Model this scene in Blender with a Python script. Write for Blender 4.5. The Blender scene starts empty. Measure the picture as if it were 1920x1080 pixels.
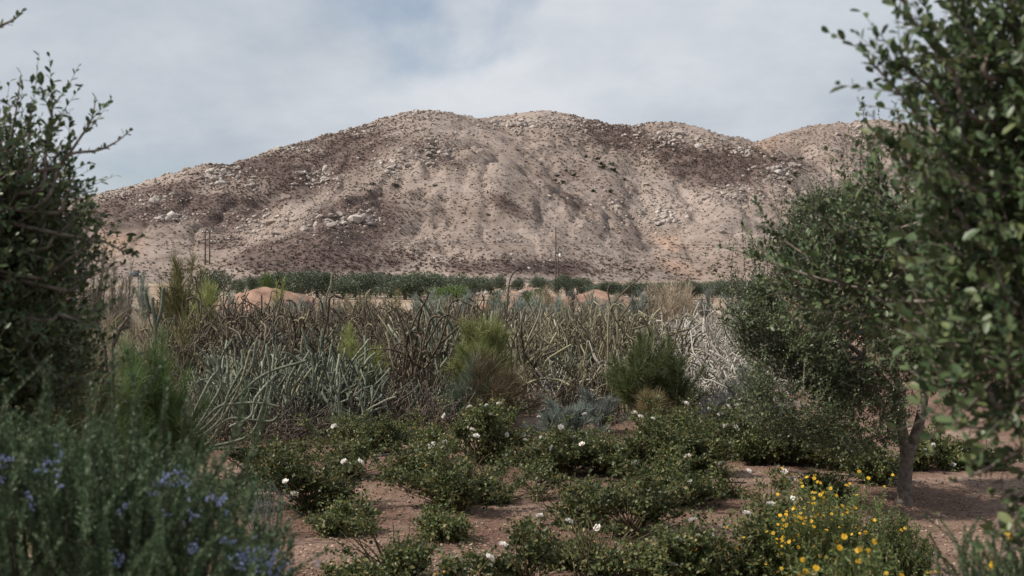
import bpy, bmesh, math, random
import numpy as np
from mathutils import Vector

# ------------------------------------------------------------------ camera, sky, sun, exposure
SC = bpy.context.scene
COL = SC.collection
F = 2133.0            # focal length in photo pixels (40 mm on 36 mm, 1920 px)
CAMZ = 2.6
cd = bpy.data.cameras.new('camera'); cam = bpy.data.objects.new('camera', cd); COL.objects.link(cam)
cam.location = (0, 0, CAMZ); cam.rotation_euler = (math.radians(90), 0, 0)
cd.lens = 40; cd.sensor_width = 36; cd.clip_start = 0.05; cd.clip_end = 20000
cd.dof.use_dof = True; cd.dof.focus_distance = 24; cd.dof.aperture_fstop = 4.2
SC.camera = cam

SUN_EL = math.radians(45)
SUN_DIR = Vector((-0.96, -0.22, 0)).normalized() * math.cos(SUN_EL) + Vector((0, 0, math.sin(SUN_EL)))
sd = bpy.data.lights.new('sun', 'SUN'); sd.energy = 5.0; sd.angle = math.radians(0.8); sd.color = (1.0, 0.93, 0.84)
sun = bpy.data.objects.new('sun', sd); COL.objects.link(sun)
sun.rotation_euler = (-SUN_DIR).to_track_quat('-Z', 'Y').to_euler()

W = bpy.data.worlds.new('World'); SC.world = W; W.use_nodes = True
wt = W.node_tree; wt.nodes.clear()
def wn(t, **k):
    n = wt.nodes.new(t)
    for a, b in k.items(): setattr(n, a, b)
    return n
def wl(a, b): wt.links.new(a, b)
def wmath(op, a, b=None, c=None):
    n = wn('ShaderNodeMath', operation=op)
    for i, s in enumerate((a, b, c)):
        if s is None: continue
        if isinstance(s, (int, float)): n.inputs[i].default_value = s
        else: wl(s, n.inputs[i])
    return n.outputs[0]
sky = wn('ShaderNodeTexSky', sky_type='NISHITA', sun_disc=False)
sky.sun_elevation = SUN_EL
sky.sun_rotation = math.atan2(SUN_DIR.x, SUN_DIR.y)
sky.air_density = 1.0; sky.dust_density = 1.2; sky.ozone_density = 1.0
bg_sky = wn('ShaderNodeBackground'); bg_sky.inputs[1].default_value = 0.105
wl(sky.outputs[0], bg_sky.inputs[0])
tc = wn('ShaderNodeTexCoord')
sep = wn('ShaderNodeSeparateXYZ'); wl(tc.outputs['Generated'], sep.inputs[0])
zz = wmath('ADD', wmath('MAXIMUM', sep.outputs[2], 0.0), 0.42)
comb = wn('ShaderNodeCombineXYZ')
wl(wmath('DIVIDE', sep.outputs[0], zz), comb.inputs[0]); wl(wmath('DIVIDE', sep.outputs[1], zz), comb.inputs[1])
n1 = wn('ShaderNodeTexNoise'); n1.inputs['Scale'].default_value = 1.7; n1.inputs['Detail'].default_value = 6
n1.inputs['Roughness'].default_value = 0.5; n1.inputs['Distortion'].default_value = 0.5
mp = wn('ShaderNodeMapping'); mp.inputs['Location'].default_value = (3.4, 1.3, 0); mp.inputs['Scale'].default_value = (1.0, 0.75, 1)
wl(comb.outputs[0], mp.inputs[0]); wl(mp.outputs[0], n1.inputs['Vector'])
cov = wn('ShaderNodeMapRange'); cov.interpolation_type = 'SMOOTHSTEP'
cov.inputs[1].default_value = 0.25; cov.inputs[2].default_value = 0.42; cov.inputs[3].default_value = 0.2; cov.inputs[4].default_value = 1.0
wl(n1.outputs[0], cov.inputs[0])
n2 = wn('ShaderNodeTexNoise'); n2.inputs['Scale'].default_value = 1.7; n2.inputs['Detail'].default_value = 8; n2.inputs['Roughness'].default_value = .58
mp2 = wn('ShaderNodeMapping'); mp2.inputs['Location'].default_value = (9.1, 4.7, 0); wl(comb.outputs[0], mp2.inputs[0]); wl(mp2.outputs[0], n2.inputs['Vector'])
crmp = wn('ShaderNodeValToRGB')
crmp.color_ramp.elements[0].position = 0.32; crmp.color_ramp.elements[0].color = (0.355, 0.41, 0.48, 1)
crmp.color_ramp.elements[1].position = 0.66; crmp.color_ramp.elements[1].color = (0.645, 0.67, 0.705, 1)
wl(n2.outputs[0], crmp.inputs[0])
bg_c = wn('ShaderNodeBackground'); wl(crmp.outputs[0], bg_c.inputs[0]); bg_c.inputs[1].default_value = 1.06
mixw = wn('ShaderNodeMixShader'); wl(cov.outputs[0], mixw.inputs[0]); wl(bg_sky.outputs[0], mixw.inputs[1]); wl(bg_c.outputs[0], mixw.inputs[2])
wo = wn('ShaderNodeOutputWorld'); wl(mixw.outputs[0], wo.inputs[0])

vs = SC.view_settings; vs.view_transform = 'Standard'; vs.look = 'None'; vs.gamma = 1; vs.exposure = 0.08; vs.use_curve_mapping = False
SC.render.engine = 'CYCLES'
SC.cycles.max_bounces = 6; SC.cycles.diffuse_bounces = 3; SC.cycles.transmission_bounces = 3; SC.cycles.glossy_bounces = 2
SC.cycles.use_denoising = True
SC.cycles.sample_clamp_indirect = 6

# ------------------------------------------------------------------ helpers
RG = np.random.default_rng(11)
random.seed(5)
def nrm(a): return a / np.maximum(np.linalg.norm(a, axis=-1, keepdims=True), 1e-9)
def smooth(a, b, x):
    t = np.clip((x - a) / (b - a), 0, 1); return t * t * (3 - 2 * t)
def P(u, v, d): return np.array([(u - 960) / F * d, d, CAMZ + (540 - v) / F * d])
_perm = np.random.default_rng(3).random((256, 256))
def vnoise(x, y):
    xi = np.floor(x).astype(int); yi = np.floor(y).astype(int); fx = x - xi; fy = y - yi
    fx = fx * fx * (3 - 2 * fx); fy = fy * fy * (3 - 2 * fy)
    g = lambda a, b: _perm[a % 256, b % 256]
    return (g(xi, yi) * (1 - fx) + g(xi + 1, yi) * fx) * (1 - fy) + (g(xi, yi + 1) * (1 - fx) + g(xi + 1, yi + 1) * fx) * fy
def fbm(x, y, s, o=4, off=0.0):
    r = 0; a = 1; t = 0
    for k in range(o):
        r = r + a * (vnoise(x / s + 17.3 * k + off, y / s - 9.1 * k + off * 1.7) - 0.5); t += a; a *= 0.5; s *= 0.5
    return r / t * 2
def gz(x, y):
    x = np.asarray(x, float); y = np.asarray(y, float)
    z = 1.0 * (1 - smooth(3.0, 8.5, y)) + 1.1 * smooth(60, 200, y) + 3.5 * smooth(200, 380, y)
    return z + fbm(x, y, 1.6, 3) * 0.05 * smooth(2, 6, np.hypot(x, y)) + fbm(x, y, 22, 2) * 0.25 * smooth(40, 90, y)
def GP(u, v):
    d = 2.6 * F / (v - 540); return d
def gpos(u, d):
    x = (u - 960) / F * d; return np.array([x, d, float(gz(x, d))])

def mesh(name, V, faces, mat=None, smooth_=False):
    V = np.ascontiguousarray(np.asarray(V, float).reshape(-1, 3))
    faces = [np.asarray(f, np.int32) for f in (faces if isinstance(faces, list) else [faces]) if len(f)]
    me = bpy.data.meshes.new(name)
    me.vertices.add(len(V)); me.vertices.foreach_set('co', V.ravel())
    li = np.concatenate([f.ravel() for f in faces]); tot = np.concatenate([np.full(len(f), f.shape[1], np.int32) for f in faces])
    me.loops.add(len(li)); me.loops.foreach_set('vertex_index', li)
    me.polygons.add(len(tot)); me.polygons.foreach_set('loop_start', np.concatenate([[0], np.cumsum(tot)[:-1]]).astype(np.int32))
    if smooth_: me.polygons.foreach_set('use_smooth', np.ones(len(tot), bool))
    me.update(calc_edges=True)
    if mat: me.materials.append(mat)
    return me
class Acc:
    def __init__(s): s.v = []; s.f = []; s.n = 0
    def add(s, VF):
        V, Fs = VF; V = np.asarray(V).reshape(-1, 3)
        for f in (Fs if isinstance(Fs, list) else [Fs]): s.f.append(np.asarray(f) + s.n)
        s.v.append(V); s.n += len(V); return s
    def mesh(s, name, mat, sm=False): return mesh(name, np.concatenate(s.v), s.f, mat, sm)
def obj(name, me, parent=None, loc=None, rot=None, scale=None):
    o = bpy.data.objects.new(name, me); COL.objects.link(o)
    if parent: o.parent = parent
    if loc is not None: o.location = loc
    if rot is not None: o.rotation_euler = rot
    if scale is not None: o.scale = scale if hasattr(scale, '__len__') else (scale,) * 3
    return o
def tag(o, label=None, cat=None, group=None, kind=None):
    if label: o['label'] = label
    if cat: o['category'] = cat
    if group: o['group'] = group
    if kind: o['kind'] = kind
    return o
def thing(name, label, cat, loc, group=None, rz=0, scale=None):
    o = obj(name, None, None, loc, (0, 0, rz), scale); o.empty_display_size = 0.2
    return tag(o, label, cat, group)

def tubes(Pl, R, s=6, bump=0.0):
    Pl = np.asarray(Pl, float)
    if Pl.ndim == 2: Pl = Pl[None]
    N, M, _ = Pl.shape
    R = np.broadcast_to(np.asarray(R, float), (N, M))
    T = nrm(np.gradient(Pl, axis=1))
    c = np.cross(T[:, 0], T[:, -1]); bad = np.linalg.norm(c, axis=1) < 0.15
    alt = np.cross(T[:, M // 2], np.where(np.abs(T[:, M // 2, 2:3]) > 0.8, [[1., 0.3, 0]], [[0, 0, 1.]]))
    c = nrm(np.where(bad[:, None], alt, c))[:, None, :]
    U = nrm(c - (c * T).sum(-1, keepdims=True) * T); Wv = np.cross(T, U)
    a = np.arange(s) / s * 2 * math.pi
    rr = R[:, :, None] * np.ones(s)
    if bump:
        i, j = np.meshgrid(np.arange(M), np.arange(s), indexing='ij'); rr = rr * (1 + bump * (((i + j) % 2) * 2 - 1))[None]
    V = Pl[:, :, None] + rr[..., None] * (np.cos(a)[None, None, :, None] * U[:, :, None] + np.sin(a)[None, None, :, None] * Wv[:, :, None])
    i, j = np.meshgrid(np.arange(M - 1), np.arange(s), indexing='ij'); j2 = (j + 1) % s
    q = np.stack([i * s + j, i * s + j2, (i + 1) * s + j2, (i + 1) * s + j], -1).reshape(-1, 4)
    Fq = (q[None] + (np.arange(N) * M * s)[:, None, None]).reshape(-1, 4)
    return V.reshape(-1, 3), [Fq]
def spline(pts, n):
    pts = np.asarray(pts, float); m = len(pts)
    if m == 2: t = np.linspace(0, 1, n)[:, None]; return pts[0] * (1 - t) + pts[1] * t
    e = np.vstack([2 * pts[0] - pts[1], pts, 2 * pts[-1] - pts[-2]])
    out = []
    for t in np.linspace(0, m - 1 - 1e-6, n):
        i = int(t); f = t - i; a, b, c, d = e[i:i + 4]
        out.append(0.5 * (2 * b + (c - a) * f + (2 * a - 5 * b + 4 * c - d) * f * f + (3 * b - a - 3 * c + d) * f ** 3))
    return np.array(out)
def leaves(B, D, N, L, Wd, shape='fold', cup=0.25):
    B = np.asarray(B, float); n = len(B); D = nrm(D); S = nrm(np.cross(D, N)); N = np.cross(S, D)
    L = np.broadcast_to(np.asarray(L, float), (n,))[:, None]; Wd = np.broadcast_to(np.asarray(Wd, float), (n,))[:, None] * 0.5
    idx = np.arange(n)[:, None]
    if shape == 'fold':
        V = np.stack([B, B + D * L * .5 + S * Wd + N * Wd * cup, B + D * L, B + D * L * .5 - S * Wd + N * Wd * cup], 1)
        return V.reshape(-1, 3), [np.concatenate([idx * 4 + [0, 1, 2], idx * 4 + [0, 2, 3]])]
    if shape == 'flat':
        V = np.stack([B, B + D * L * .5 + S * Wd, B + D * L, B + D * L * .5 - S * Wd], 1)
        return V.reshape(-1, 3), [idx * 4 + [0, 1, 2, 3]]
    c = N * Wd * cup
    V = np.stack([B, B + D * L * .3 + S * Wd * .8 + c, B + D * L * .68 + S * Wd + c, B + D * L * .92 + S * Wd * .5, B + D * L - N * L * .05,
                  B + D * L * .92 - S * Wd * .5, B + D * L * .68 - S * Wd + c, B + D * L * .3 - S * Wd * .8 + c, B + D * L * .55], 1)
    return V.reshape(-1, 3), [np.concatenate([idx * 9 + k for k in ([0, 1, 2, 8], [8, 2, 3, 4], [8, 4, 5, 6], [0, 8, 6, 7])])]
def rdir(n, up=0.0, rg=None):
    d = (rg or RG).normal(size=(n, 3)); d = nrm(d); d[:, 2] += up; return nrm(d)
def blades(B, D, L, Wd, bend=None):
    B = np.asarray(B, float); n = len(B); D = nrm(D)
    L = np.broadcast_to(np.asarray(L, float), (n,))[:, None]; Wd = np.broadcast_to(np.asarray(Wd, float), (n,))[:, None]
    S = nrm(np.cross(D, rdir(n)))
    if bend is None: bend = np.zeros((n, 3))
    m = B + D * L * .55 + bend * L * .3; t = B + D * L + bend * L
    V = np.stack([B - S * Wd * .5, B + S * Wd * .5, m + S * Wd * .45, m - S * Wd * .45, t], 1); i = np.arange(n)[:, None]
    return V.reshape(-1, 3), [i * 5 + [0, 1, 2, 3], i * 5 + [3, 2, 4]]
def twigset(B, D, Ln, k, L, Wd, shape='fold', bend=0.15, spread=0.9, tw=0.003, jit=0.3):
    """twigs at B along D, k leaves each; returns leaf (V,F) and twig (V,F)"""
    n = len(B); D = nrm(D); Ln = np.broadcast_to(Ln, (n,)).astype(float)
    ref = rdir(n); A = nrm(np.cross(D, ref)); C = np.cross(D, A)
    bv = np.array([0, 0, 1.0]) * bend + 0.12 * RG.normal(size=(n, 3))
    t = np.linspace(0.12, 1.0, k)[None, :] + RG.normal(size=(n, k)) * 0.02
    pos = B[:, None] + D[:, None] * (Ln[:, None] * t)[..., None] + bv[:, None] * (Ln[:, None] * t ** 2)[..., None]
    tang = nrm(D[:, None] + 2 * bv[:, None] * t[..., None])
    ph = np.arange(k)[None] * 2.4 + RG.random((n, 1)) * 6.28
    side = np.cos(ph)[..., None] * A[:, None] + np.sin(ph)[..., None] * C[:, None]
    ld = nrm(tang * 0.75 + side * spread + RG.normal(size=(n, k, 3)) * jit + np.array([0, 0, 0.15]))
    ln = nrm(tang + np.array([0, 0, 0.8]) + RG.normal(size=(n, k, 3)) * 0.5)
    sz = np.exp(RG.normal(size=(n, k)) * 0.2) * (1.08 - 0.35 * np.abs(t - 0.5))
    lf = leaves(pos.reshape(-1, 3), ld.reshape(-1, 3), ln.reshape(-1, 3), (L * sz).ravel(), (Wd * sz).ravel(), shape)
    tt = np.linspace(0, 1, 4)[None, :, None]
    tp = B[:, None] + D[:, None] * Ln[:, None, None] * tt + bv[:, None] * Ln[:, None, None] * tt ** 2
    return lf, tubes(tp, tw * np.array([1, .8, .6, .3]), 3)

# ------------------------------------------------------------------ materials
def mat_new(name):
    m = bpy.data.materials.new(name); m.use_nodes = True; nt = m.node_tree; nt.nodes.clear()
    out = nt.nodes.new('ShaderNodeOutputMaterial'); b = nt.nodes.new('ShaderNodeBsdfPrincipled')
    nt.links.new(b.outputs[0], out.inputs[0]); return m, nt, b, out
def ramp(nt, fac, cols, interp='LINEAR'):
    r = nt.nodes.new('ShaderNodeValToRGB'); cr = r.color_ramp; cr.interpolation = interp
    while len(cr.elements) > 1: cr.elements.remove(cr.elements[0])
    for i, (p, c) in enumerate(cols):
        e = cr.elements[0] if i == 0 else cr.elements.new(p)
        e.position = p; e.color = (*c, 1)
    nt.links.new(fac, r.inputs[0]); return r.outputs[0]
def mth(nt, op, a, b):
    n = nt.nodes.new('ShaderNodeMath'); n.operation = op
    for i, s in enumerate((a, b)):
        if isinstance(s, (int, float)): n.inputs[i].default_value = s
        else: nt.links.new(s, n.inputs[i])
    return n.outputs[0]
def rnd(nt):
    g = nt.nodes.new('ShaderNodeNewGeometry'); o = nt.nodes.new('ShaderNodeObjectInfo')
    return mth(nt, 'FRACT', mth(nt, 'ADD', g.outputs['Random Per Island'], o.outputs['Random']), 0.0)
def noise(nt, sc, det=4, coord='Object', rough=0.55):
    t = nt.nodes.new('ShaderNodeTexCoord'); n = nt.nodes.new('ShaderNodeTexNoise')
    n.inputs['Scale'].default_value = sc; n.inputs['Detail'].default_value = det; n.inputs['Roughness'].default_value = rough
    nt.links.new(t.outputs[coord], n.inputs['Vector']); return n.outputs[0]
def mixc(nt, fac, a, b, mode='MIX'):
    n = nt.nodes.new('ShaderNodeMix'); n.data_type = 'RGBA'; n.blend_type = mode
    for s, i in ((fac, 0), (a, 6), (b, 7)):
        if isinstance(s, (int, float)): n.inputs[i].default_value = s
        elif isinstance(s, tuple): n.inputs[i].default_value = (*s, 1)
        else: nt.links.new(s, n.inputs[i])
    return n.outputs[2]
def bump(nt, b, h, st, dist):
    n = nt.nodes.new('ShaderNodeBump'); n.inputs['Strength'].default_value = st; n.inputs['Distance'].default_value = dist
    nt.links.new(h, n.inputs['Height']); nt.links.new(n.outputs[0], b.inputs['Normal'])
def leafmat(name, cols, rough=0.5, tr=0.22, interp='LINEAR', spec=0.35):
    m, nt, b, out = mat_new(name)
    c = ramp(nt, rnd(nt), cols, interp)
    oi_ = nt.nodes.new('ShaderNodeObjectInfo'); hs_ = nt.nodes.new('ShaderNodeHueSaturation'); nt.links.new(c, hs_.inputs['Color'])
    nt.links.new(mth(nt, 'ADD', mth(nt, 'MULTIPLY', oi_.outputs['Random'], .5), .78), hs_.inputs['Value']); c = hs_.outputs[0]
    nt.links.new(c, b.inputs['Base Color'])
    b.inputs['Roughness'].default_value = rough; b.inputs['Specular IOR Level'].default_value = spec
    if tr:
        t = nt.nodes.new('ShaderNodeBsdfTranslucent'); mx = nt.nodes.new('ShaderNodeMixShader'); mx.inputs[0].default_value = tr
        nt.links.new(c, t.inputs[0]); nt.links.new(b.outputs[0], mx.inputs[1]); nt.links.new(t.outputs[0], mx.inputs[2]); nt.links.new(mx.outputs[0], out.inputs[0])
    return m
def noisemat(name, c1, c2, sc, rough=0.85, det=5, bst=0.0, bd=0.01, spec=0.2, lo=0.35, hi=0.65):
    m, nt, b, out = mat_new(name); n = noise(nt, sc, det)
    c = ramp(nt, n, [(lo, c1), (hi, c2)]); nt.links.new(c, b.inputs['Base Color'])
    b.inputs['Roughness'].default_value = rough; b.inputs['Specular IOR Level'].default_value = spec
    if bst: bump(nt, b, n, bst, bd)
    return m
M = {}
M['oak'] = leafmat('oak_leaf', [(0, (.042, .070, .030)), (.5, (.070, .108, .046)), (.85, (.105, .145, .062)), (1, (.16, .18, .075))], .42, .22)
M['oakL'] = leafmat('oak_leaf_left', [(0, (.045, .070, .030)), (.5, (.075, .110, .048)), (.85, (.11, .145, .062)), (1, (.17, .19, .085))], .42, .22)
M['mid'] = leafmat('small_leaf', [(0, (.038, .058, .024)), (.6, (.074, .100, .042)), (.95, (.12, .142, .065)), (1, (.19, .18, .10))], .45, .15)
M['bark'] = noisemat('bark', (.075, .064, .054), (.20, .168, .142), 14, .9, 6, .6, .02)
M['twig'] = noisemat('twig_bark', (.11, .09, .075), (.24, .20, .17), 30, .9)
M['rose'] = leafmat('rose_leaf', [(0, (.040, .062, .020)), (.3, (.068, .093, .028)), (.55, (.108, .125, .040)), (.8, (.175, .175, .064)), (.92, (.20, .175, .07)), (.972, (.28, .23, .12)), (.993, (.42, .22, .05))], .45, .3, 'CONSTANT')
M['cane'] = noisemat('rose_cane', (.09, .085, .045), (.17, .13, .075), 20, .8)
M['petal'] = leafmat('white_petal', [(0, (.78, .75, .70)), (.7, (.84, .82, .79)), (1, (.80, .66, .60))], .6, .3)
M['yel'] = leafmat('yellow_petal', [(0, (.62, .36, .02)), (.7, (.78, .50, .03)), (1, (.70, .38, .02))], .6, .25)
M['yelc'] = noisemat('daisy_disc', (.45, .20, .02), (.60, .32, .03), 60, .9)
M['daisyleaf'] = leafmat('daisy_leaf', [(0, (.065, .095, .03)), (.5, (.11, .145, .048)), (.9, (.17, .195, .075)), (1, (.24, .15, .075))], .5, .25)
M['rosem'] = leafmat('rosemary_needle', [(0, (.045, .080, .040)), (.6, (.082, .126, .064)), (1, (.13, .178, .088))], .5, .15)
M['rosemstem'] = noisemat('rosemary_stem', (.045, .045, .028), (.085, .08, .05), 30, .8)
M['blue'] = leafmat('blue_petal', [(0, (.17, .21, .40)), (.6, (.26, .31, .52)), (1, (.40, .45, .64))], .6, .3)
M['lav'] = leafmat('lavender_leaf', [(0, (.09, .115, .095)), (.6, (.14, .17, .14)), (1, (.20, .22, .19))], .7, .15)
M['greybush'] = leafmat('grey_bush_leaf', [(0, (.07, .08, .07)), (.6, (.12, .13, .115)), (1, (.18, .18, .165))], .7, .15)
M['broom'] = leafmat('broom_green', [(0, (.16, .19, .055)), (.5, (.24, .27, .09)), (.9, (.33, .34, .13)), (1, (.36, .30, .15))], .6, .25)
M['broomd'] = leafmat('broom_dark', [(0, (.055, .08, .028)), (.5, (.09, .118, .042)), (.9, (.14, .16, .062)), (1, (.24, .19, .10))], .6, .2)
M['broomg'] = leafmat('broom_fresh', [(0, (.07, .125, .038)), (.5, (.11, .17, .055)), (1, (.16, .22, .08))], .6, .25)
M['broomb'] = leafmat('broom_back', [(0, (.075, .085, .03)), (.5, (.125, .13, .05)), (1, (.20, .16, .075))], .6, .25)
M['russet'] = leafmat('russet_grass', [(0, (.085, .06, .032)), (.5, (.14, .095, .055)), (.8, (.12, .12, .07)), (1, (.20, .15, .09))], .7, .2)
M['gold'] = leafmat('golden_grass', [(0, (.11, .095, .045)), (.6, (.18, .15, .07)), (1, (.30, .22, .12))], .7, .2)
M['teal'] = leafmat('blue_green_grass', [(0, (.05, .075, .05)), (.6, (.085, .115, .08)), (1, (.13, .16, .11))], .7, .2)
M['dry'] = leafmat('dry_grass', [(0, (.22, .18, .12)), (.5, (.34, .28, .20)), (1, (.46, .39, .30))], .8, .2)
M['drytwig'] = leafmat('pale_twig', [(0, (.20, .17, .135)), (.6, (.30, .26, .21)), (1, (.20, .21, .14))], .8, .1)
M['silver'] = leafmat('silver_leaf', [(0, (.13, .16, .13)), (.6, (.20, .235, .20)), (1, (.28, .31, .27))], .7, .15)
M['olive'] = leafmat('olive_leaf', [(0, (.040, .055, .032)), (.55, (.072, .092, .056)), (.9, (.12, .142, .092)), (1, (.18, .20, .145))], .5, .15)
M['bright'] = leafmat('bright_leaf', [(0, (.05, .085, .022)), (.6, (.085, .13, .035)), (1, (.13, .17, .055))], .5, .2)
def cactmat(name, cols, bs=.5):
    m, nt, b, out = mat_new(name); c = ramp(nt, rnd(nt), cols)
    n = noise(nt, 26, 3); c2 = mixc(nt, 0.55, c, ramp(nt, n, [(.3, (.35, .33, .31)), (.7, (1.2, 1.2, 1.2))]), 'MULTIPLY')
    nt.links.new(c2, b.inputs['Base Color']); b.inputs['Roughness'].default_value = .75; b.inputs['Specular IOR Level'].default_value = .25
    bump(nt, b, n, bs, .012); return m
M['c_green'] = cactmat('cactus_grey_green', [(0, (.085, .10, .07)), (.5, (.16, .178, .128)), (.85, (.24, .258, .195)), (1, (.22, .195, .11))])
M['c_brown'] = cactmat('cactus_brown', [(0, (.05, .039, .029)), (.45, (.095, .076, .054)), (.8, (.165, .135, .095)), (1, (.24, .22, .13))])
M['c_olive'] = cactmat('cactus_olive', [(0, (.06, .05, .035)), (.4, (.12, .105, .068)), (.8, (.24, .22, .14)), (1, (.38, .35, .225))])
M['c_pale'] = cactmat('cactus_pale', [(0, (.15, .13, .11)), (.5, (.34, .315, .27)), (1, (.52, .49, .43))])
M['c_dead'] = cactmat('cactus_dead', [(0, (.06, .05, .042)), (.6, (.11, .09, .072)), (1, (.19, .155, .12))])
M['shrub'] = leafmat('hill_shrub', [(0, (.10, .072, .057)), (.4, (.14, .105, .083)), (.75, (.19, .145, .115)), (.93, (.11, .11, .075)), (1, (.08, .09, .057))], .9, 0, spec=.1)
M['shrubd'] = leafmat('hill_brush', [(0, (.085, .063, .056)), (.5, (.13, .097, .086)), (1, (.20, .155, .135))], .9, 0, spec=.1)
M['shrubg'] = leafmat('hill_green_shrub', [(0, (.045, .052, .034)), (1, (.08, .085, .055))], .8, 0, spec=.1)
M['wood'] = noisemat('pole_wood', (.07, .055, .045), (.13, .10, .085), 4, .9)
M['metal'] = noisemat('dark_metal', (.06, .06, .06), (.10, .10, .10), 5, .5)
M['hose'] = noisemat('black_hose', (.018, .018, .018), (.04, .036, .032), 12, .6)
M['white'] = noisemat('white_ceramic', (.70, .70, .68), (.80, .80, .78), 9, .4)
M['bluepanel'] = noisemat('blue_panel', (.07, .09, .12), (.11, .13, .16), 2, .4)
M['litter'] = leafmat('dry_leaf', [(0, (.16, .10, .065)), (.4, (.27, .18, .12)), (.8, (.42, .31, .22)), (1, (.55, .44, .33))], .9, .1, spec=.1)
M['pebble'] = leafmat('pebble', [(0, (.13, .085, .065)), (.7, (.23, .16, .13)), (1, (.38, .30, .26))], .9, 0, spec=.1)
# granite
m, nt, b, out = mat_new('granite'); M['rock'] = m
oi = nt.nodes.new('ShaderNodeObjectInfo'); gi = nt.nodes.new('ShaderNodeNewGeometry')
rr_ = mth(nt, 'FRACT', mth(nt, 'ADD', gi.outputs['Random Per Island'], oi.outputs['Random']), 0.0)
c = ramp(nt, rr_, [(0, (.28, .24, .212)), (.5, (.38, .333, .298)), (1, (.50, .446, .405))])
n = noise(nt, .9, 6, 'Object', .65); c2 = mixc(nt, .7, c, ramp(nt, n, [(.32, (.45, .43, .42)), (.6, (1.1, 1.1, 1.1))]), 'MULTIPLY')
nt.links.new(c2, b.inputs['Base Color']); b.inputs['Roughness'].default_value = .9; b.inputs['Specular IOR Level'].default_value = .15; bump(nt, b, n, .6, .5)
# soil
m, nt, b, out = mat_new('soil'); M['soil'] = m
at = nt.nodes.new('ShaderNodeAttribute'); at.attribute_name = 'far'
n1_ = noise(nt, .35, 6); n2_ = noise(nt, 9, 6, rough=.7); n3_ = noise(nt, .05, 5)
near = ramp(nt, n1_, [(.3, (.12, .068, .052)), (.5, (.20, .128, .096)), (.68, (.33, .238, .188))])
near = mixc(nt, .75, near, ramp(nt, n2_, [(.34, (.55, .52, .5)), (.62, (1.12, 1.12, 1.12))]), 'MULTIPLY')
farc = ramp(nt, n3_, [(.32, (.24, .165, .12)), (.5, (.34, .265, .20)), (.68, (.42, .34, .27))])
farc = mixc(nt, .5, farc, ramp(nt, noise(nt, .6, 5), [(.35, (.6, .58, .55)), (.6, (1.1, 1.1, 1.1))]), 'MULTIPLY')
cc = mixc(nt, at.outputs['Fac'], near, farc); nt.links.new(cc, b.inputs['Base Color']); b.inputs['Roughness'].default_value = .95; b.inputs['Specular IOR Level'].default_value = .1
bump(nt, b, n2_, 1.0, .05)
# orange earth
M['earth'] = noisemat('orange_earth', (.17, .10, .073), (.30, .195, .145), .8, .95, 7, .8, .25)
# hill
m, nt, b, out = mat_new('hill_ground'); M['hill'] = m
at = nt.nodes.new('ShaderNodeAttribute'); at.attribute_name = 'brush'; ao = nt.nodes.new('ShaderNodeAttribute'); ao.attribute_name = 'orange'  # 'brush' carries brush cover together with painted hill shade
na = noise(nt, .02, 6, rough=.6); nb = noise(nt, .16, 7, rough=.7); nc = noise(nt, .6, 5, rough=.7)
tan = ramp(nt, na, [(.3, (.215, .167, .143)), (.5, (.28, .227, .197)), (.7, (.34, .284, .252))])
tan = mixc(nt, .55, tan, ramp(nt, nb, [(.33, (.62, .58, .55)), (.58, (1.08, 1.08, 1.08))]), 'MULTIPLY')
tan = mixc(nt, .35, tan, ramp(nt, nc, [(.36, (.5, .46, .44)), (.56, (1.1, 1.1, 1.1))]), 'MULTIPLY')
brc = ramp(nt, nb, [(.3, (.075, .055, .049)), (.5, (.118, .087, .077)), (.72, (.20, .152, .132))])
orc = ramp(nt, nb, [(.3, (.29, .19, .14)), (.7, (.40, .285, .22))])
bf = mth(nt, 'ADD', at.outputs['Fac'], mth(nt, 'MULTIPLY', mth(nt, 'SUBTRACT', nb, .5), 1.1))
bfr = nt.nodes.new('ShaderNodeMapRange'); bfr.inputs[1].default_value = .3; bfr.inputs[2].default_value = .75; bfr.inputs[4].default_value = .95; nt.links.new(bf, bfr.inputs[0])
cc = mixc(nt, ao.outputs['Fac'], tan, orc); cc = mixc(nt, bfr.outputs[0], cc, brc)
nt.links.new(cc, b.inputs['Base Color']); b.inputs['Roughness'].default_value = .95; b.inputs['Specular IOR Level'].default_value = .08
bump(nt, b, nb, .8, 1.6)

# ------------------------------------------------------------------ ground
NR, NA = 330, 480
r = np.concatenate([[0.0], np.geomspace(0.6, 9000, NR - 1)]); a = np.arange(NA) / NA * 2 * np.pi
X = r[:, None] * np.cos(a); Y = r[:, None] * np.sin(a)
V = np.stack([X, Y, gz(X, Y)], -1)
i, j = np.meshgrid(np.arange(NR - 1), np.arange(NA), indexing='ij'); j2 = (j + 1) % NA
me = mesh('ground', V, np.stack([i * NA + j, i * NA + j2, (i + 1) * NA + j2, (i + 1) * NA + j], -1).reshape(-1, 4)[:, ::-1], M['soil'], True)
at = me.attributes.new('far', 'FLOAT', 'POINT'); at.data.foreach_set('value', smooth(45, 75, np.hypot(X, Y) + fbm(X, Y, 9, 3) * 12).ravel())
tag(obj('ground', me), kind='structure')

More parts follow.
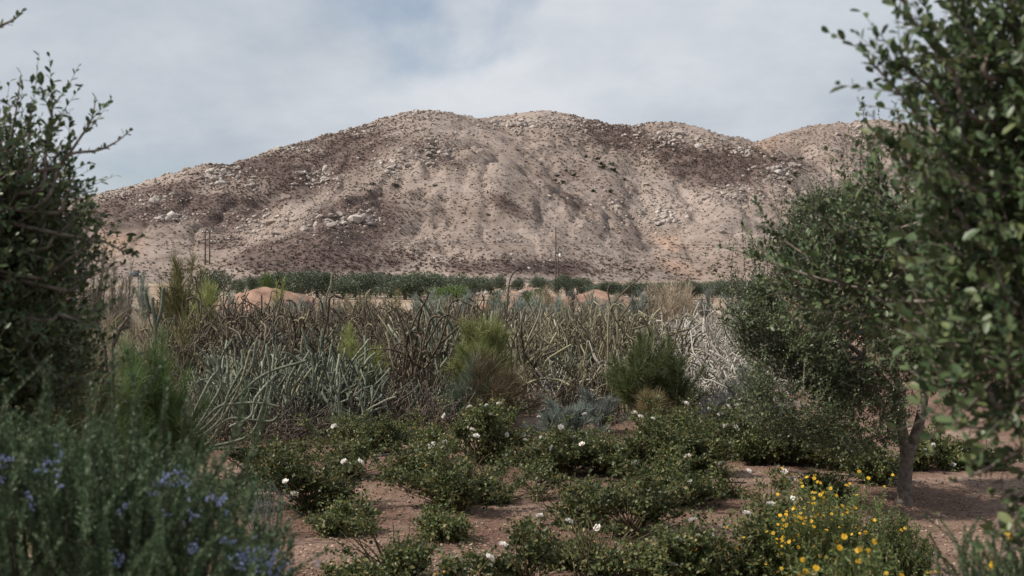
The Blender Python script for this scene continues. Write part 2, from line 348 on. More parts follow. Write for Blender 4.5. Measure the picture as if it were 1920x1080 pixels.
# ------------------------------------------------------------------ hills
SKY = [(-500, 520, 600), (-300, 470, 570), (-150, 430, 545), (0, 400, 530), (100, 380, 520), (200, 361, 510), (270, 341, 505), (340, 319, 500), (390, 309, 495), (430, 308, 500), (470, 296, 520),
       (550, 271, 545), (640, 246, 565), (700, 229, 575), (740, 216, 585), (790, 208, 590), (830, 209, 600), (870, 217, 620), (910, 221, 640), (940, 217, 645), (985, 211, 645), (1020, 206, 640),
       (1050, 210, 640), (1100, 223, 640), (1150, 233, 640), (1185, 236, 645), (1210, 231, 640), (1250, 229, 640), (1290, 231, 640), (1320, 244, 650), (1380, 258, 680), (1430, 270, 720), (1500, 290, 760)]
RIDGES = [SKY,
    [(795, 210, 588), (800, 240, 525), (803, 270, 478), (830, 320, 445), (862, 390, 400), (895, 460, 355), (915, 515, 322)],
    [(803, 270, 478), (735, 315, 450), (660, 360, 420), (580, 420, 378), (500, 480, 345)],
    [(1020, 208, 640), (1000, 250, 590), (1035, 310, 545), (1090, 375, 490), (1130, 430, 440)],
    [(1250, 231, 640), (1290, 310, 575), (1340, 380, 500), (1395, 450, 420), (1440, 515, 350)],
    [(400, 309, 495), (350, 350, 460), (300, 400, 420), (255, 455, 380), (200, 500, 350)],
    [(560, 270, 545), (600, 335, 490), (590, 380, 440)],
    [(1370, 330, 790), (1405, 287, 820), (1440, 263, 830), (1480, 244, 840), (1540, 233, 850), (1600, 229, 850), (1640, 223, 850), (1700, 231, 860), (1800, 240, 870), (1950, 265, 880), (2150, 330, 900), (2500, 450, 930)],
    [(1560, 236, 848), (1570, 300, 720), (1620, 390, 580), (1700, 480, 440)],
    [(1900, 255, 875), (1900, 330, 720), (1940, 430, 560), (1980, 500, 450)],
    [(0, 400, 530), (-50, 440, 460), (-120, 500, 370)]]
HC, HR = 760, 330
hu = np.linspace(-0.86, 0.86, HC); hd = np.linspace(292, 1010, HR)
D2, U2 = np.meshgrid(hd, hu, indexing='ij'); HX = U2 * D2; HY = D2
acc = np.full(HX.shape, 0.0); KS = 3.0
wx = HX + fbm(HX, HY, 60, 3) * 14; wy = HY + fbm(HX, HY, 60, 3, 41.0) * 14
ex = None
for k, rd in enumerate(RIDGES):
    pts = np.array([P(*q) for q in rd]); best = np.full(HX.shape, -1e9)
    xx, yy = (HX, HY) if k in (0, 7) else (wx, wy)
    slope = 0.60 if k in (0, 7) else 0.50; rad = 10 if k in (0, 7) else 14
    for A_, B_ in zip(pts[:-1], pts[1:]):
        ab = B_[:2] - A_[:2]; t = np.clip(((xx - A_[0]) * ab[0] + (yy - A_[1]) * ab[1]) / (ab @ ab), 0, 1)
        dist = np.hypot(xx - A_[0] - t * ab[0], yy - A_[1] - t * ab[1])
        best = np.maximum(best, A_[2] + t * (B_[2] - A_[2]) - slope * (np.sqrt(dist ** 2 + rad ** 2) - rad))
    e = np.exp(np.clip((best) / KS, -40, 80)); ex = e if ex is None else ex + e
HZ = KS * np.log(ex + 1e-12)
HZ = HZ - 1.2
gully = np.abs(fbm(HX * 1.0, HY * 0.5, 34, 3, 7.0))
lowm = smooth(4, 30, HZ) * smooth(0, 25, 110 - HZ)
crest_ = 1 - smooth(.72, .97, HZ / np.maximum(HZ.max(axis=0), 5)[None])
HZ = HZ + (gully - 0.25) * 8.0 * lowm * (.3 + .7 * crest_) + fbm(HX, HY, 18, 4, 3.0) * 1.7 * smooth(0, 20, HZ) - 3.0 * (1 - np.abs(fbm(HX * 1.3, HY * .4, 19, 4, 13.0))) ** 8 * smooth(6, 30, HZ) * crest_
HZ = np.maximum(HZ, -6) * 1.0
HV = 540 - (HZ - CAMZ) / HY * F; tgt = np.interp(960 + hu * F, [q[0] for q in SKY[:-2]] + [q[0] for q in RIDGES[7][2:]], [q[1] for q in SKY[:-2]] + [q[1] for q in RIDGES[7][2:]])
dv = tgt - HV.min(axis=0); dv = np.convolve(np.pad(dv, 6, 'edge'), np.ones(13) / 13, 'valid')   # settle the crest line
zc = np.maximum(HZ.max(axis=0), 5); HZ = HZ - (dv / F)[None] * HY * smooth(.35, 1.0, HZ / zc[None])
foot = gz(HX, HY); HZ = np.where(HZ < foot - 3, foot - 3, HZ)
HV = 540 - (HZ - CAMZ) / HY * F; HU = 960 + U2 * F
def blob(u, v, cu, cv, ru, rv, ang=0):
    c, s = math.cos(math.radians(ang)), math.sin(math.radians(ang)); x = (u - cu) * c + (v - cv) * s; y = -(u - cu) * s + (v - cv) * c
    return np.exp(-((x / ru) ** 2 + (y / rv) ** 2))
BR = [(650, 262, 90, 18, -15), (400, 350, 90, 28, -20), (230, 395, 90, 25, -10), (560, 330, 90, 40, -20), (680, 400, 80, 40, -20), (1180, 260, 90, 24, 10), (1390, 300, 50, 25, 20), (575, 310, 150, 46, -15), (500, 355, 95, 30, -40), (430, 385, 60, 40, -30), (640, 445, 130, 40, -12), (720, 490, 130, 26, 0), (540, 485, 110, 22, -5), (290, 385, 110, 34, -15), (450, 460, 80, 14, 0),
      (1250, 290, 130, 36, 15), (1340, 325, 90, 30, 10), (1130, 250, 70, 20, 20), (950, 385, 60, 14, 30), (1070, 375, 40, 12, 25), (820, 290, 60, 22, 20), (1000, 500, 110, 12, 0), (1100, 508, 90, 10, 0), (1480, 305, 60, 35, 0), (880, 500, 60, 14, 0), (1600, 270, 90, 18, 0), (1120, 430, 50, 14, 35)]  # dark patches: dense brush, plus shade painted beside the spur and on left slope
def brush_shade_mask(u, v):
    s = 0
    for q in BR: s = s + blob(u, v, *q) * (.62 if q[0] > 1100 else 1.0)
    return np.clip(s, 0, 1.1)
def orangemask(u, v):
    s = 0
    for q in [(555, 470, 30, 12, 0), (1265, 465, 22, 8, 0), (1425, 290, 35, 25, -30), (1270, 500, 40, 12, 20), (215, 455, 40, 25, 0), (1250, 450, 20, 10, 0)]: s = s + blob(u, v, *q)
    return np.clip(s, 0, 1)
i, j = np.meshgrid(np.arange(HR - 1), np.arange(HC - 1), indexing='ij')
me = mesh('hill', np.stack([HX, HY, HZ], -1), np.stack([i * HC + j, i * HC + j + 1, (i + 1) * HC + j + 1, (i + 1) * HC + j], -1).reshape(-1, 4), M['hill'], True)
BM = brush_shade_mask(HU, HV) * (1.0 + 1.1 * fbm(HX, HY, 30, 4, 5.0))  # brush cover and painted shade share one darkening value
for nm, arr in (('brush', BM), ('orange', orangemask(HU, HV))):
    at = me.attributes.new(nm, 'FLOAT', 'POINT'); at.data.foreach_set('value', np.clip(arr, 0, 1).ravel())
tag(obj('hill', me), kind='structure')
RUNV = np.minimum.accumulate(HV, axis=0)     # highest point seen so far along each column
VISI = HV <= RUNV + 1.5
def hz(x, y):
    fu = np.clip((x / y - hu[0]) / (hu[1] - hu[0]), 0, HC - 1.001); fd = np.clip((y - hd[0]) / (hd[1] - hd[0]), 0, HR - 1.001)
    a_, b_ = fu.astype(int), fd.astype(int); p, q = fu - a_, fd - b_
    return (HZ[b_, a_] * (1 - p) + HZ[b_, a_ + 1] * p) * (1 - q) + (HZ[b_ + 1, a_] * (1 - p) + HZ[b_ + 1, a_ + 1] * p) * q
def hillpt(u, v):
    cI = int(np.clip(round(((u - 960) / F - hu[0]) / (hu[1] - hu[0])), 0, HC - 1)); w = np.where(HV[:, cI] <= v)[0]
    if not len(w): w = [int(np.argmin(HV[:, cI]))]
    d = hd[w[0]]; x = (u - 960) / F * d; return np.array([x, d, HZ[w[0], cI]])

# boulders
def rock_mesh(seed, n=26, flat=0.7):
    rg = np.random.default_rng(seed); bm = bmesh.new()
    for p in nrm(rg.normal(size=(n, 3))) * (0.75 + 0.35 * rg.random((n, 1))) * np.array([1, .85, flat]): bm.verts.new(p)
    h = bmesh.ops.convex_hull(bm, input=bm.verts); bmesh.ops.delete(bm, geom=[g for g in h['geom_interior'] if isinstance(g, bmesh.types.BMVert)], context='VERTS')
    me = bpy.data.meshes.new('boulder'); bm.to_mesh(me); bm.free(); me.materials.append(M['rock']); return me
ROCKS = [rock_mesh(s, 18 + s % 14, .55 + .05 * (s % 6)) for s in range(12)]
rg = np.random.default_rng(21)
CL = [ # u, v, spread u, spread v, count, mean px size, where
    (410, 328, 42, 14, 46, 11, 'the rocky knob on the low left shoulder of the hill'),
    (600, 338, 22, 9, 14, 12, 'the pale outcrop above the dark gully'),
    (285, 377, 22, 6, 12, 11, 'the left foot of the ridge below the rocky knob'),
    (318, 411, 24, 4, 10, 12, 'the pale ledge above the bare slope by the twin-pole pylon'),
    (200, 365, 25, 5, 8, 9, 'the low left end of the ridge'),
    (685, 408, 14, 10, 7, 18, 'the tight knot of big rocks low on the central spur'),
    (610, 420, 45, 14, 26, 12, 'the scatter of rocks low on the central spur'),
    (500, 425, 40, 16, 26, 10, 'the rock band beside the dark gully'),
    (735, 312, 22, 10, 14, 10, 'the left edge of the central knoll'),
    (810, 285, 40, 14, 18, 9, 'the top of the central knoll'),
    (965, 234, 32, 6, 16, 13, 'the pale crag below the highest summit'),
    (1250, 262, 50, 12, 26, 11, 'the rocky brow left of the right-hand saddle'),
    (1160, 385, 40, 20, 12, 9, 'the slope above the central gully'),
    (1245, 412, 22, 10, 12, 12, 'the grey knot beside the central gully'),
    (1380, 365, 40, 16, 26, 9, 'the stony slope under the right-hand saddle'),
    (1470, 322, 20, 12, 18, 13, 'the pale crag in the dark hollow of the right hill'),
    (1610, 250, 30, 10, 10, 10, 'the brow of the right hill'),
    (790, 210, 30, 4, 8, 8, 'the left summit'), (660, 242, 40, 6, 12, 8, 'the ridge line left of the left summit'),
    (1395, 283, 12, 5, 6, 9, 'the saddle between the two hills'), (520, 280, 30, 5, 8, 8, 'the ridge line above the dark gully'),
    (1100, 235, 40, 6, 8, 8, 'the dip right of the highest summit'), (1000, 470, 90, 25, 5, 7, 'the lower slope behind the single poles')]
def put_rock(u, v, s, where, group):
    p = hillpt(u, v); w = s * p[1] / F * 0.56
    o = obj('boulder', ROCKS[rg.integers(12)], None, (p[0], p[1], p[2] + w * .12), (rg.normal() * .25, rg.normal() * .25, rg.random() * 6.28), (w * (.8 + .5 * rg.random()), w, w * (.7 + .4 * rg.random())))
    tag(o, where, 'boulder', group)
SMALL = []
for (cu, cv, su, sv, n, s, w) in CL:
    for k in range(int(n * 1.7)):
        if k >= int(n * .74):
            SMALL.append((cu + rg.normal() * su * .9, cv + rg.normal() * sv * .9, s * .75 * math.exp(rg.normal() * .35))); continue
        put_rock(cu + rg.normal() * su * .7, cv + rg.normal() * sv * .7, s * math.exp(rg.normal() * .35), 'pale granite boulder in ' + w, 'boulders in ' + w)
for (u, v, s, lab) in [(1031, 371, 20, 'large lone boulder in the shaded hollow right of the central spur'), (1352, 438, 22, 'large lone pale boulder beside the near right tree crown'), (684, 411, 22, 'tallest boulder of the knot low on the central spur'),
        (802, 314, 16, 'lone flat boulder just under the central knoll'), (1210, 348, 13, 'lone pale boulder midway up the slope above the central gully'), (1128, 505, 8, 'small white rock at the hill foot right of the poles')]:
    put_rock(u, v, s, lab, None)
# small stones, one mass
A_ = Acc(); n = 0
RV = [(np.array([v.co for v in m_.vertices]), np.array([p_.vertices[:] for p_ in m_.polygons])) for m_ in ROCKS]
for (u, v, s_) in SMALL:
    p = hillpt(u, v); w = s_ * p[1] / F * .56; rv, rf_ = RV[rg.integers(12)]; A_.add((rv * w * rg.uniform(.7, 1.3, 3) + p, [rf_]))
while n < 2600:
    q = CL[rg.integers(len(CL))]; u = q[0] + rg.normal() * q[2] * 1.3; v = q[1] + rg.normal() * q[3] * 1.3
    p = hillpt(u, v); w = (2 + 4.5 * rg.random() ** 2) * p[1] / F * .5; c8 = np.array([[x, y, z] for x in (-1, 1) for y in (-1, 1) for z in (-1, 1)]) * (0.6 + .5 * rg.random((8, 3))) * w
    A_.add((p + c8, [np.array([[0, 1, 3, 2], [4, 6, 7, 5], [0, 4, 5, 1], [2, 3, 7, 6], [0, 2, 6, 4], [1, 5, 7, 3]])])); n += 1
tag(obj('stone_scatter', A_.mesh('stone_scatter', M['rock'])), 'countless small stones strewn across the hillside', 'stones', kind='stuff')

# hill shrubs
def shrub_geo(rg, n=16):
    B = rg.normal(size=(n, 3)) * [.26, .26, .2]; B[:, 2] = np.abs(B[:, 2]); D = nrm(rg.normal(size=(n, 3)) + [0, 0, .7])
    return leaves(B, D, rg.normal(size=(n, 3)), .55 + .25 * rg.random(n), .5, 'flat')
rs = np.random.default_rng(31); cand = []
N0 = 135000
uu = rs.uniform(60, 1800, N0); vvv = rs.uniform(205, 530, N0)
ci = np.clip(np.round(((uu - 960) / F - hu[0]) / (hu[1] - hu[0])).astype(int), 0, HC - 1)
dd = np.zeros(N0); ok = np.zeros(N0, bool)
for k in range(N0):
    w = np.searchsorted(-RUNV[:, ci[k]], -vvv[k])
    if w < HR: dd[k] = hd[w] + rs.random() * 2; ok[k] = True
uu, vvv, dd = uu[ok], vvv[ok], dd[ok]
bmk = np.clip(brush_shade_mask(uu, vvv), 0, 1)
xs = (uu - 960) / F * dd; gap = fbm(xs, dd, 25, 3, 9.0)
keep = rs.random(len(uu)) < np.clip(0.24 + 0.2 * gap + 0.75 * bmk, .04, .95) * np.clip(dd / 560, .55, 1.3) * .62
bare = np.clip(blob(uu, vvv, 240, 440, 60, 22) + blob(uu, vvv, 330, 482, 130, 8) + blob(uu, vvv, 600, 500, 0.1, 1), 0, 1); keep &= rs.random(len(uu)) > bare
uu, vvv, dd, bmk, xs = uu[keep], vvv[keep], dd[keep], bmk[keep], xs[keep]
zs = hz(xs, dd); size = (3.0 + 3.6 * rs.random(len(uu)) ** 1.6 + 1.6 * smooth(420, 520, vvv)) * np.clip(dd, 330, 640) / F * .62
order = np.argsort(-(size / dd)); big = order[:300]; rest = order[300:]
PROT = []
for k in range(8):
    V_, F_ = shrub_geo(np.random.default_rng(100 + k), 26); PROT.append((V_, F_))
PM = {(k, mt): mesh('shrub', *PROT[k], M[mt]) for k in range(8) for mt in ('shrub', 'shrubd', 'shrubg')}
for k in big:
    mt = 'shrubd' if bmk[k] > .5 else 'shrub'
    o = obj('hillside_shrub', PM[(int(rs.integers(8)), mt)], None, (xs[k], dd[k], zs[k]), (0, 0, rs.random() * 6.28), (size[k], size[k], size[k] * .8))
    side = 'low on the left half of the hill' if uu[k] < 800 else 'on the lower slope behind the single poles' if uu[k] < 1180 else 'low on the right half of the hill'
    if mt == 'shrubd': tag(o, 'dark brown dry shrub in dense brush ' + side, 'shrub', 'brush shrubs ' + side)
    else: tag(o, 'small brown dry shrub on pale open soil ' + side, 'shrub', 'open slope shrubs ' + side)
for mt, sel in (('shrub', rest[bmk[rest] <= .5]), ('shrubd', rest[bmk[rest] > .5])):
    A_ = Acc()
    for k in sel:
        V_, F_ = shrub_geo(rs, 11); A_.add((V_ * [size[k], size[k], size[k] * .8] + [xs[k], dd[k], zs[k]], F_))
    tag(obj('hillside_brush', A_.mesh('brush', M[mt])), 'small brown shrubs dotted over the pale upper slopes' if mt == 'shrub' else 'dense dark purple-brown brush on the shaded slopes', 'brush', kind='stuff')
for (u, v, s) in [(1060, 322, 12), (1075, 330, 14), (1045, 333, 12), (1130, 318, 18), (1150, 322, 18), (1120, 300, 14), (1172, 339, 12), (1040, 340, 12), (1055, 345, 16), (740, 352, 14), (698, 348, 13), (692, 360, 12), (1112, 360, 12), (1143, 362, 14), (915, 405, 10),
        (815, 349, 11), (985, 305, 8), (870, 402, 10), (1145, 310, 14), (1015, 310, 11), (1100, 296, 12), (1128, 312, 14), (1460, 320, 18), (1490, 330, 20), (1500, 300, 14), (1450, 300, 12), (1480, 345, 16), (640, 372, 10)]:
    p = hillpt(u, v); w = s * p[1] / F * .6
    where = 'in the dark hollow of the right hill' if u > 1400 else 'along the gullies right of the central spur' if u > 950 else 'on the central spur'
    tag(obj('hillside_bush', PM[(int(rs.integers(8)), 'shrubg')], None, p, (0, 0, rs.random() * 6), (w, w, w * .7)), 'dark green rounded bush ' + where, 'bush', 'green bushes ' + where)

# ------------------------------------------------------------------ mounds at the field edge
def mound(cx, cy, rx, ry, h, seed, label):
    n = 70; g = np.linspace(-1.25, 1.25, n); A, B = np.meshgrid(g, g); rr = np.hypot(A, B)
    x = cx + A * rx; y = cy + B * ry; z = gz(x, y) - .3 + (h + .3) * (1 - smooth(0, 1.15, rr + .15 * fbm(A, B, .8, 3, seed))) + .5 * fbm(x, y, 2.5, 4, seed) + .22 * np.sin((x * .8 + y) * 4.2 + fbm(x, y, 5, 2) * 3) * (rr < 1)
    i, j = np.meshgrid(np.arange(n - 1), np.arange(n - 1), indexing='ij')
    tag(obj('earth_mound', mesh('mound', np.stack([x, y, z], -1), np.stack([i * n + j, i * n + j + 1, (i + 1) * n + j + 1, (i + 1) * n + j], -1).reshape(-1, 4), M['earth'], True)), label, kind='structure')
mound(P(505, 0, 105)[0], 105, 7.4, 8, 2.2, 1.0, 'orange ploughed earth mound left of the olive row')
mound(P(985, 0, 125)[0], 125, 6.5, 8, 2.0, 2.0, 'orange earth bank with pale rocks in front of the small olives')
mound(P(1125, 0, 135)[0], 135, 6.5, 8, 1.4, 3.0, 'red earth bank below the single poles')
mound(P(1500, 0, 60)[0], 60, 4.2, 6, 1.9, 4.0, 'red earth bank behind the thicket by the right tree')
for k in range(26):
    u = rg.normal(955, 32); v = rg.uniform(541, 556); d = 118 - (v - 541) * .5; p = P(u, v, d); w = (4 + 7 * rg.random()) * d / F * .6
    tag(obj('boulder', ROCKS[rg.integers(12)], None, p - [0, 0, w * .2], (rg.normal() * .3, rg.normal() * .3, rg.random() * 6), (w * 1.3, w, w * .9)), 'pale pinkish rock heaped on the orange earth bank', 'boulder', 'rocks on the orange earth bank')

# ------------------------------------------------------------------ utility poles
def pole_tube(h, r, x=0): return tubes(np.array([[x, 0, -.6], [x, 0, h * .5], [x, 0, h]]), [r, r * .85, r * .65], 8)
def flatpos(u, v, d): p = P(u, v, d); return p
p = hillpt(389, 497); d = p[1]; h = 62 * d / F + .3
t = thing('power_pylon', 'twin wooden pole pylon with crossarm standing on the bare hill foot', 'utility pole', p)
for sx in (-.68, .68): obj('pole', mesh('pole', *pole_tube(h, .26, sx), M['wood'], True), t)
obj('crossarm', mesh('crossarm', *tubes(np.array([[-1.5, -.2, h - .5], [0, -.2, h - .5], [1.5, -.2, h - .5]]), .17, 6), M['wood']), t)
for sx in (-1.4, 0, 1.4): obj('insulator', mesh('insulator', *tubes(np.array([[sx, -.2, h - .4], [sx, -.2, h - .05], [sx, -.2, h + .1]]), [.12, .14, .05], 6), M['white']), t)
PYL = p + [0, 0, h]
dP = 245
pa = np.array([P(1042, 0, dP)[0], dP, float(gz(P(1042, 0, dP)[0], dP))]); ha = P(1042, 427, dP)[2] - pa[2]
t = thing('utility_pole', 'tall slim wooden utility pole behind the olive row', 'utility pole', pa)
obj('pole', mesh('pole', *pole_tube(ha, .2), M['wood'], True), t); obj('pole_cap', mesh('cap', *tubes(np.array([[0, 0, ha - .05], [0, 0, ha + .25], [0, 0, ha + .4]]), [.06, .05, .01], 6), M['metal']), t)
pb = np.array([P(1046.5, 0, dP - 8)[0], dP - 8, 0]); pb[2] = float(gz(pb[0], pb[1])); hb = P(1046, 465, dP - 8)[2] - pb[2]
t = thing('utility_pole', 'shorter wooden pole with white transformer beside the tall slim pole', 'utility pole', pb)
obj('pole', mesh('pole', *pole_tube(hb, .17), M['wood'], True), t)
obj('transformer', mesh('transformer', *tubes(np.array([[.34, -.1, hb - 1.9], [.34, -.1, hb - 1.88], [.34, -.1, hb - 1.2], [.34, -.1, hb - 1.18]]), [.01, .24, .24, .01], 10), M['white'], True), t)
pc = hillpt(497, 510); t = thing('utility_pole', 'thin distant wooden pole above the orange ploughed mound', 'utility pole', pc); hc = 40 * pc[1] / F
obj('pole', mesh('pole', *pole_tube(hc, .13), M['wood'], True), t); obj('crossarm', mesh('arm', *tubes(np.array([[-.8, 0, hc - .3], [0, 0, hc - .3], [.8, 0, hc - .3]]), .07, 6), M['wood']), t)
def wire(a, b, sag, label):
    tt = np.linspace(0, 1, 40)[:, None]; pl = a * (1 - tt) + b * tt; pl[:, 2] -= sag * 4 * (tt * (1 - tt))[:, 0]
    tag(obj('power_line', mesh('wire', *tubes(pl, .03, 4), M['metal'])), label, 'wire', 'power lines at the hill foot')
for k, sx in enumerate((-1.4, 1.4)):
    wire(PYL + [sx, 0, 0], P(1800 + 40 * k, 452, 372), 2.5 + k, 'thin wire running from the twin-pole pylon towards the right tree')
wire(pc + [0, 0, hc - .3], pa + [0, 0, ha - .3], 1.5, 'thin wire between the thin distant pole and the tall slim pole')
t = thing('roadside_sign', 'small blue board on two posts by the pale shrubs', 'sign', gpos(250, 150))
zb = P(250, 514, 150)[2] - float(gz(P(250, 514, 150)[0], 150))
obj('board', mesh('board', [[-.75, 0, zb - .35], [.75, 0, zb - .35], [.75, 0, zb + .35], [-.75, 0, zb + .35], [-.75, .06, zb - .35], [.75, .06, zb - .35], [.75, .06, zb + .35], [-.75, .06, zb + .35]], [np.array([[0, 1, 2, 3], [5, 4, 7, 6], [1, 5, 6, 2], [4, 0, 3, 7], [3, 2, 6, 7], [0, 4, 5, 1]])], M['bluepanel']), t)
for sx in (-.6, .6): obj('post', mesh('post', *tubes(np.array([[sx, .12, -.3], [sx, .12, zb * .5], [sx, .12, zb + .3]]), .05, 6), M['metal']), t)

# ------------------------------------------------------------------ olive row
def olive_proto(seed, h=3.8, w=3.4):
    rg = np.random.default_rng(seed); A_ = Acc()
    tr = spline([[0, 0, -.2], [.06, .03, h * .16], [0, 0, h * .3]], 6); A_.add(tubes(tr, np.linspace(.2, .14, 6), 7))
    cen = []
    for k in range(6):
        a = k / 6 * 6.28 + rg.random(); e = np.array([math.cos(a) * w * .3, math.sin(a) * w * .3, h * (.55 + .2 * rg.random())]); cen.append(e)
        A_.add(tubes(spline([[0, 0, h * .28], e * [.4, .4, .75], e], 6), np.linspace(.1, .03, 6), 5))
    tm = A_.mesh('trunk', M['bark'], True)
    C = np.array(cen + [[0, 0, h * .75]] + [[rg.normal() * w * .25, rg.normal() * w * .25, h * rg.uniform(.22, .85)] for _ in range(14)])
    n = 3600; ic = rg.integers(len(C), size=n); off = nrm(rg.normal(size=(n, 3))) * (rg.random((n, 1)) ** .4) * w * [.24, .24, .22]
    B = C[ic] + off; B[:, 2] = np.clip(B[:, 2], h * .1, h * 1.02)
    lf = leaves(B, nrm(off + rg.normal(size=(n, 3)) * .3 + [0, 0, .35]), rg.normal(size=(n, 3)), .22 + .14 * rg.random(n), .10, 'flat')
    return tm, lf
OL = [olive_proto(200 + k, 3.8, 3.6 + .2 * k) for k in range(4)]
OLM = {(k, mt): mesh('crown', *OL[k][1], M[mt]) for k in range(4) for mt in ('olive', 'bright')}
def olive(u, vtop, d, wpx, mt, label, group, k):
    b = gpos(u, d); h = P(u, vtop, d)[2] - b[2]; sx = (wpx * d / F) / 3.0; sz = h / 3.9
    t = thing('olive_tree' if mt == 'olive' else 'round_bush', label, 'tree' if mt == 'olive' else 'bush', b, group, random.random() * 6.28, (sx, sx, sz))
    obj('trunk', OL[k][0], t); tag(obj('crown', OLM[(k, mt)], t), kind='stuff')
k = 0
for u in list(np.arange(495, 880, 24)):
    olive(u + random.uniform(-6, 6), random.uniform(507, 522), 172 + random.uniform(-10, 14), random.uniform(44, 58), 'olive', 'grey-green olive tree in the unbroken row right of the ploughed mound', 'olives of the unbroken row', k % 4); k += 1
for u in (893, 920, 936, 970, 1004, 1018, 1046, 1062, 1082, 1100):
    olive(u, random.uniform(513, 521), 205 + random.uniform(-6, 6), random.uniform(20, 27), 'olive', 'small dark olive tree with visible trunk behind the orange earth bank', 'small olives behind the earth bank', k % 4); k += 1
for u in list(np.arange(1122, 1470, 26)) + [1290, 1340, 1390, 1365, 1415]:
    olive(u + random.uniform(-8, 8), random.uniform(524, 531), 185 + random.uniform(-25, 10), random.uniform(34, 46), 'olive', 'low dark olive bush in the hedge-like row right of the poles', 'low olives right of the poles', k % 4); k += 1
olive(447, 520, 150, 26, 'olive', 'lone small olive tree at the left foot of the ploughed mound', None, 1)
olive(472, 515, 175, 16, 'olive', 'tiny olive tree peeping over the ploughed mound', None, 2)
olive(398, 506, 120, 52, 'olive', 'broad dark green tree behind the tall broom shrub', None, 3)
olive(768, 511, 168, 34, 'bright', 'bright green bush standing above the unbroken olive row', None, 0)
olive(838, 533, 110, 46, 'bright', 'bright green bush in front of the unbroken olive row', None, 1)
olive(500, 508, 140, 18, 'bright', 'yellow-green sapling on top of the ploughed mound', None, 2)
olive(1012, 541, 88, 34, 'bright', 'bright green bush below the pale rocks of the earth bank', None, 3)
olive(928, 545, 105, 20, 'olive', 'dark rounded bush at the left foot of the pale rocks', None, 0)
olive(985, 543, 108, 14, 'olive', 'dark little bush right of the pale rocks', None, 1)

# ------------------------------------------------------------------ filament shrubs and grasses
def broom(name, u, d, wpx, vtop, mt, n, label, cat='shrub', stiff=0.5, group=None, fine=0.006, limbs=14, flen=.20, zbase=None, wood='twig', low=0.12, fuzz=.55):
    b = gpos(u, d)
    h = (P(u, vtop, d)[2] - b[2]) * 1.06; w = wpx * d / F * .55
    t = thing(name, label, cat, b, group)
    e = nrm(RG.normal(size=(limbs, 3)) * [1, 1, .5] + [0, 0, stiff]) ; e[:, 2] = np.abs(e[:, 2])
    ba_ = RG.random(limbs) * 6.28; bq_ = np.sqrt(RG.random(limbs)) * .86; tips = np.stack([np.cos(ba_) * bq_ * w, np.sin(ba_) * bq_ * w, bq_ * 0], 1); tips[:, 2] = np.clip(h * (low + (0.93 - low) * RG.random(limbs) ** .55), .12 * h, None)
    sd_ = RG.random() * 90; tips[:, :2] *= np.clip(.95 + .9 * fbm(np.cos(ba_) * 1.2 + sd_, np.sin(ba_) * 1.2, .8, 2), .45, 1.35)[:, None]; tips[:, 2] *= np.clip(.92 + .7 * fbm(np.cos(ba_) * 1.2 - sd_, np.sin(ba_) * 1.2 + 5, .8, 2), .5, 1.12)
    rad = np.hypot(tips[:, 0], tips[:, 1]) / w; tips[:, 2] *= np.clip(1.12 - .5 * rad ** 2, .3, 1)
    base = RG.normal(size=(limbs, 3)) * [.08 * w, .08 * w, 0]
    tt = np.linspace(0, 1, 7)[None, :, None]
    mid = base * .5 + tips * [.35, .35, .6]
    pl = base[:, None] * (1 - tt) ** 2 + 2 * mid[:, None] * tt * (1 - tt) + tips[:, None] * tt ** 2
    obj('branches', mesh('branches', *tubes(pl, np.linspace(.016, .004, 7) * (h / 1.6), 4), M[wood]), t)
    li = RG.integers(limbs, size=n); s = RG.random(n) ** .6 * .8 + .2
    f = s * 6; a_ = np.minimum(f.astype(int), 5); q = (f - a_)[:, None]
    B = pl[li, a_] * (1 - q) + pl[li, a_ + 1] * q; T = pl[li, a_ + 1] - pl[li, a_]
    D = nrm(nrm(T) * .9 + RG.normal(size=(n, 3)) * fuzz + [0, 0, .35])
    L = flen * h * (0.5 + .7 * RG.random(n)) * (1.15 - .5 * s)
    fo = obj('foliage', mesh('foliage', *blades(B, D, L, fine, RG.normal(size=(n, 3)) * .15 + [0, 0, -.06]), M[mt]), t); fo['kind'] = 'stuff'
    return t
broom('broom_shrub', 908, 22.3, 140, 590, 'broom', 15000, 'large yellow-green feathery broom shrub in the middle of the cactus thicket', fine=.006, limbs=60, stiff=.6, low=.45)
broom('broom_shrub', 668, 22.8, 110, 606, 'broom', 7500, 'sparse yellow-green broom shrub among the brown hooked cacti', fine=.0055, limbs=34)
broom('broom_shrub', 1200, 22.2, 165, 604, 'broomd', 17000, 'large dark green feathery shrub before the pale tangled cacti', fine=.006, limbs=70, low=.3)
broom('broom_shrub', 1268, 21.8, 110, 648, 'broomd', 9000, 'lower dark green shrub leaning out right of the large dark shrub', fine=.006, limbs=36)
broom('broom_shrub', 300, 15, 140, 596, 'broomg', 14000, 'fresh green feathery shrub behind the rosemary', fine=.005, limbs=60)
broom('broom_shrub', 215, 14, 130, 640, 'broomg', 9000, 'lower fresh green shrub between the rosemary and the left tree', fine=.0045, limbs=40)
broom('broom_shrub', 110, 9.5, 250, 612, 'broomd', 9000, 'dark green feathery shrub directly under the left tree', fine=.004, limbs=50, low=.3)
broom('broom_shrub', 345, 36, 110, 492, 'broomb', 6000, 'tall olive-brown broom shrub standing up before the hill foot', fine=.011, limbs=26, stiff=.9, flen=.22)
broom('broom_shrub', 385, 34, 60, 512, 'broom', 2600, 'upright green broom beside the tall olive-brown broom', fine=.011, limbs=14, stiff=1.1, flen=.22)
broom('broom_shrub', 525, 60, 40, 512, 'broom', 1400, 'thin yellow-green broom before the ploughed mound', fine=.014, limbs=12, stiff=1.2, flen=.2)
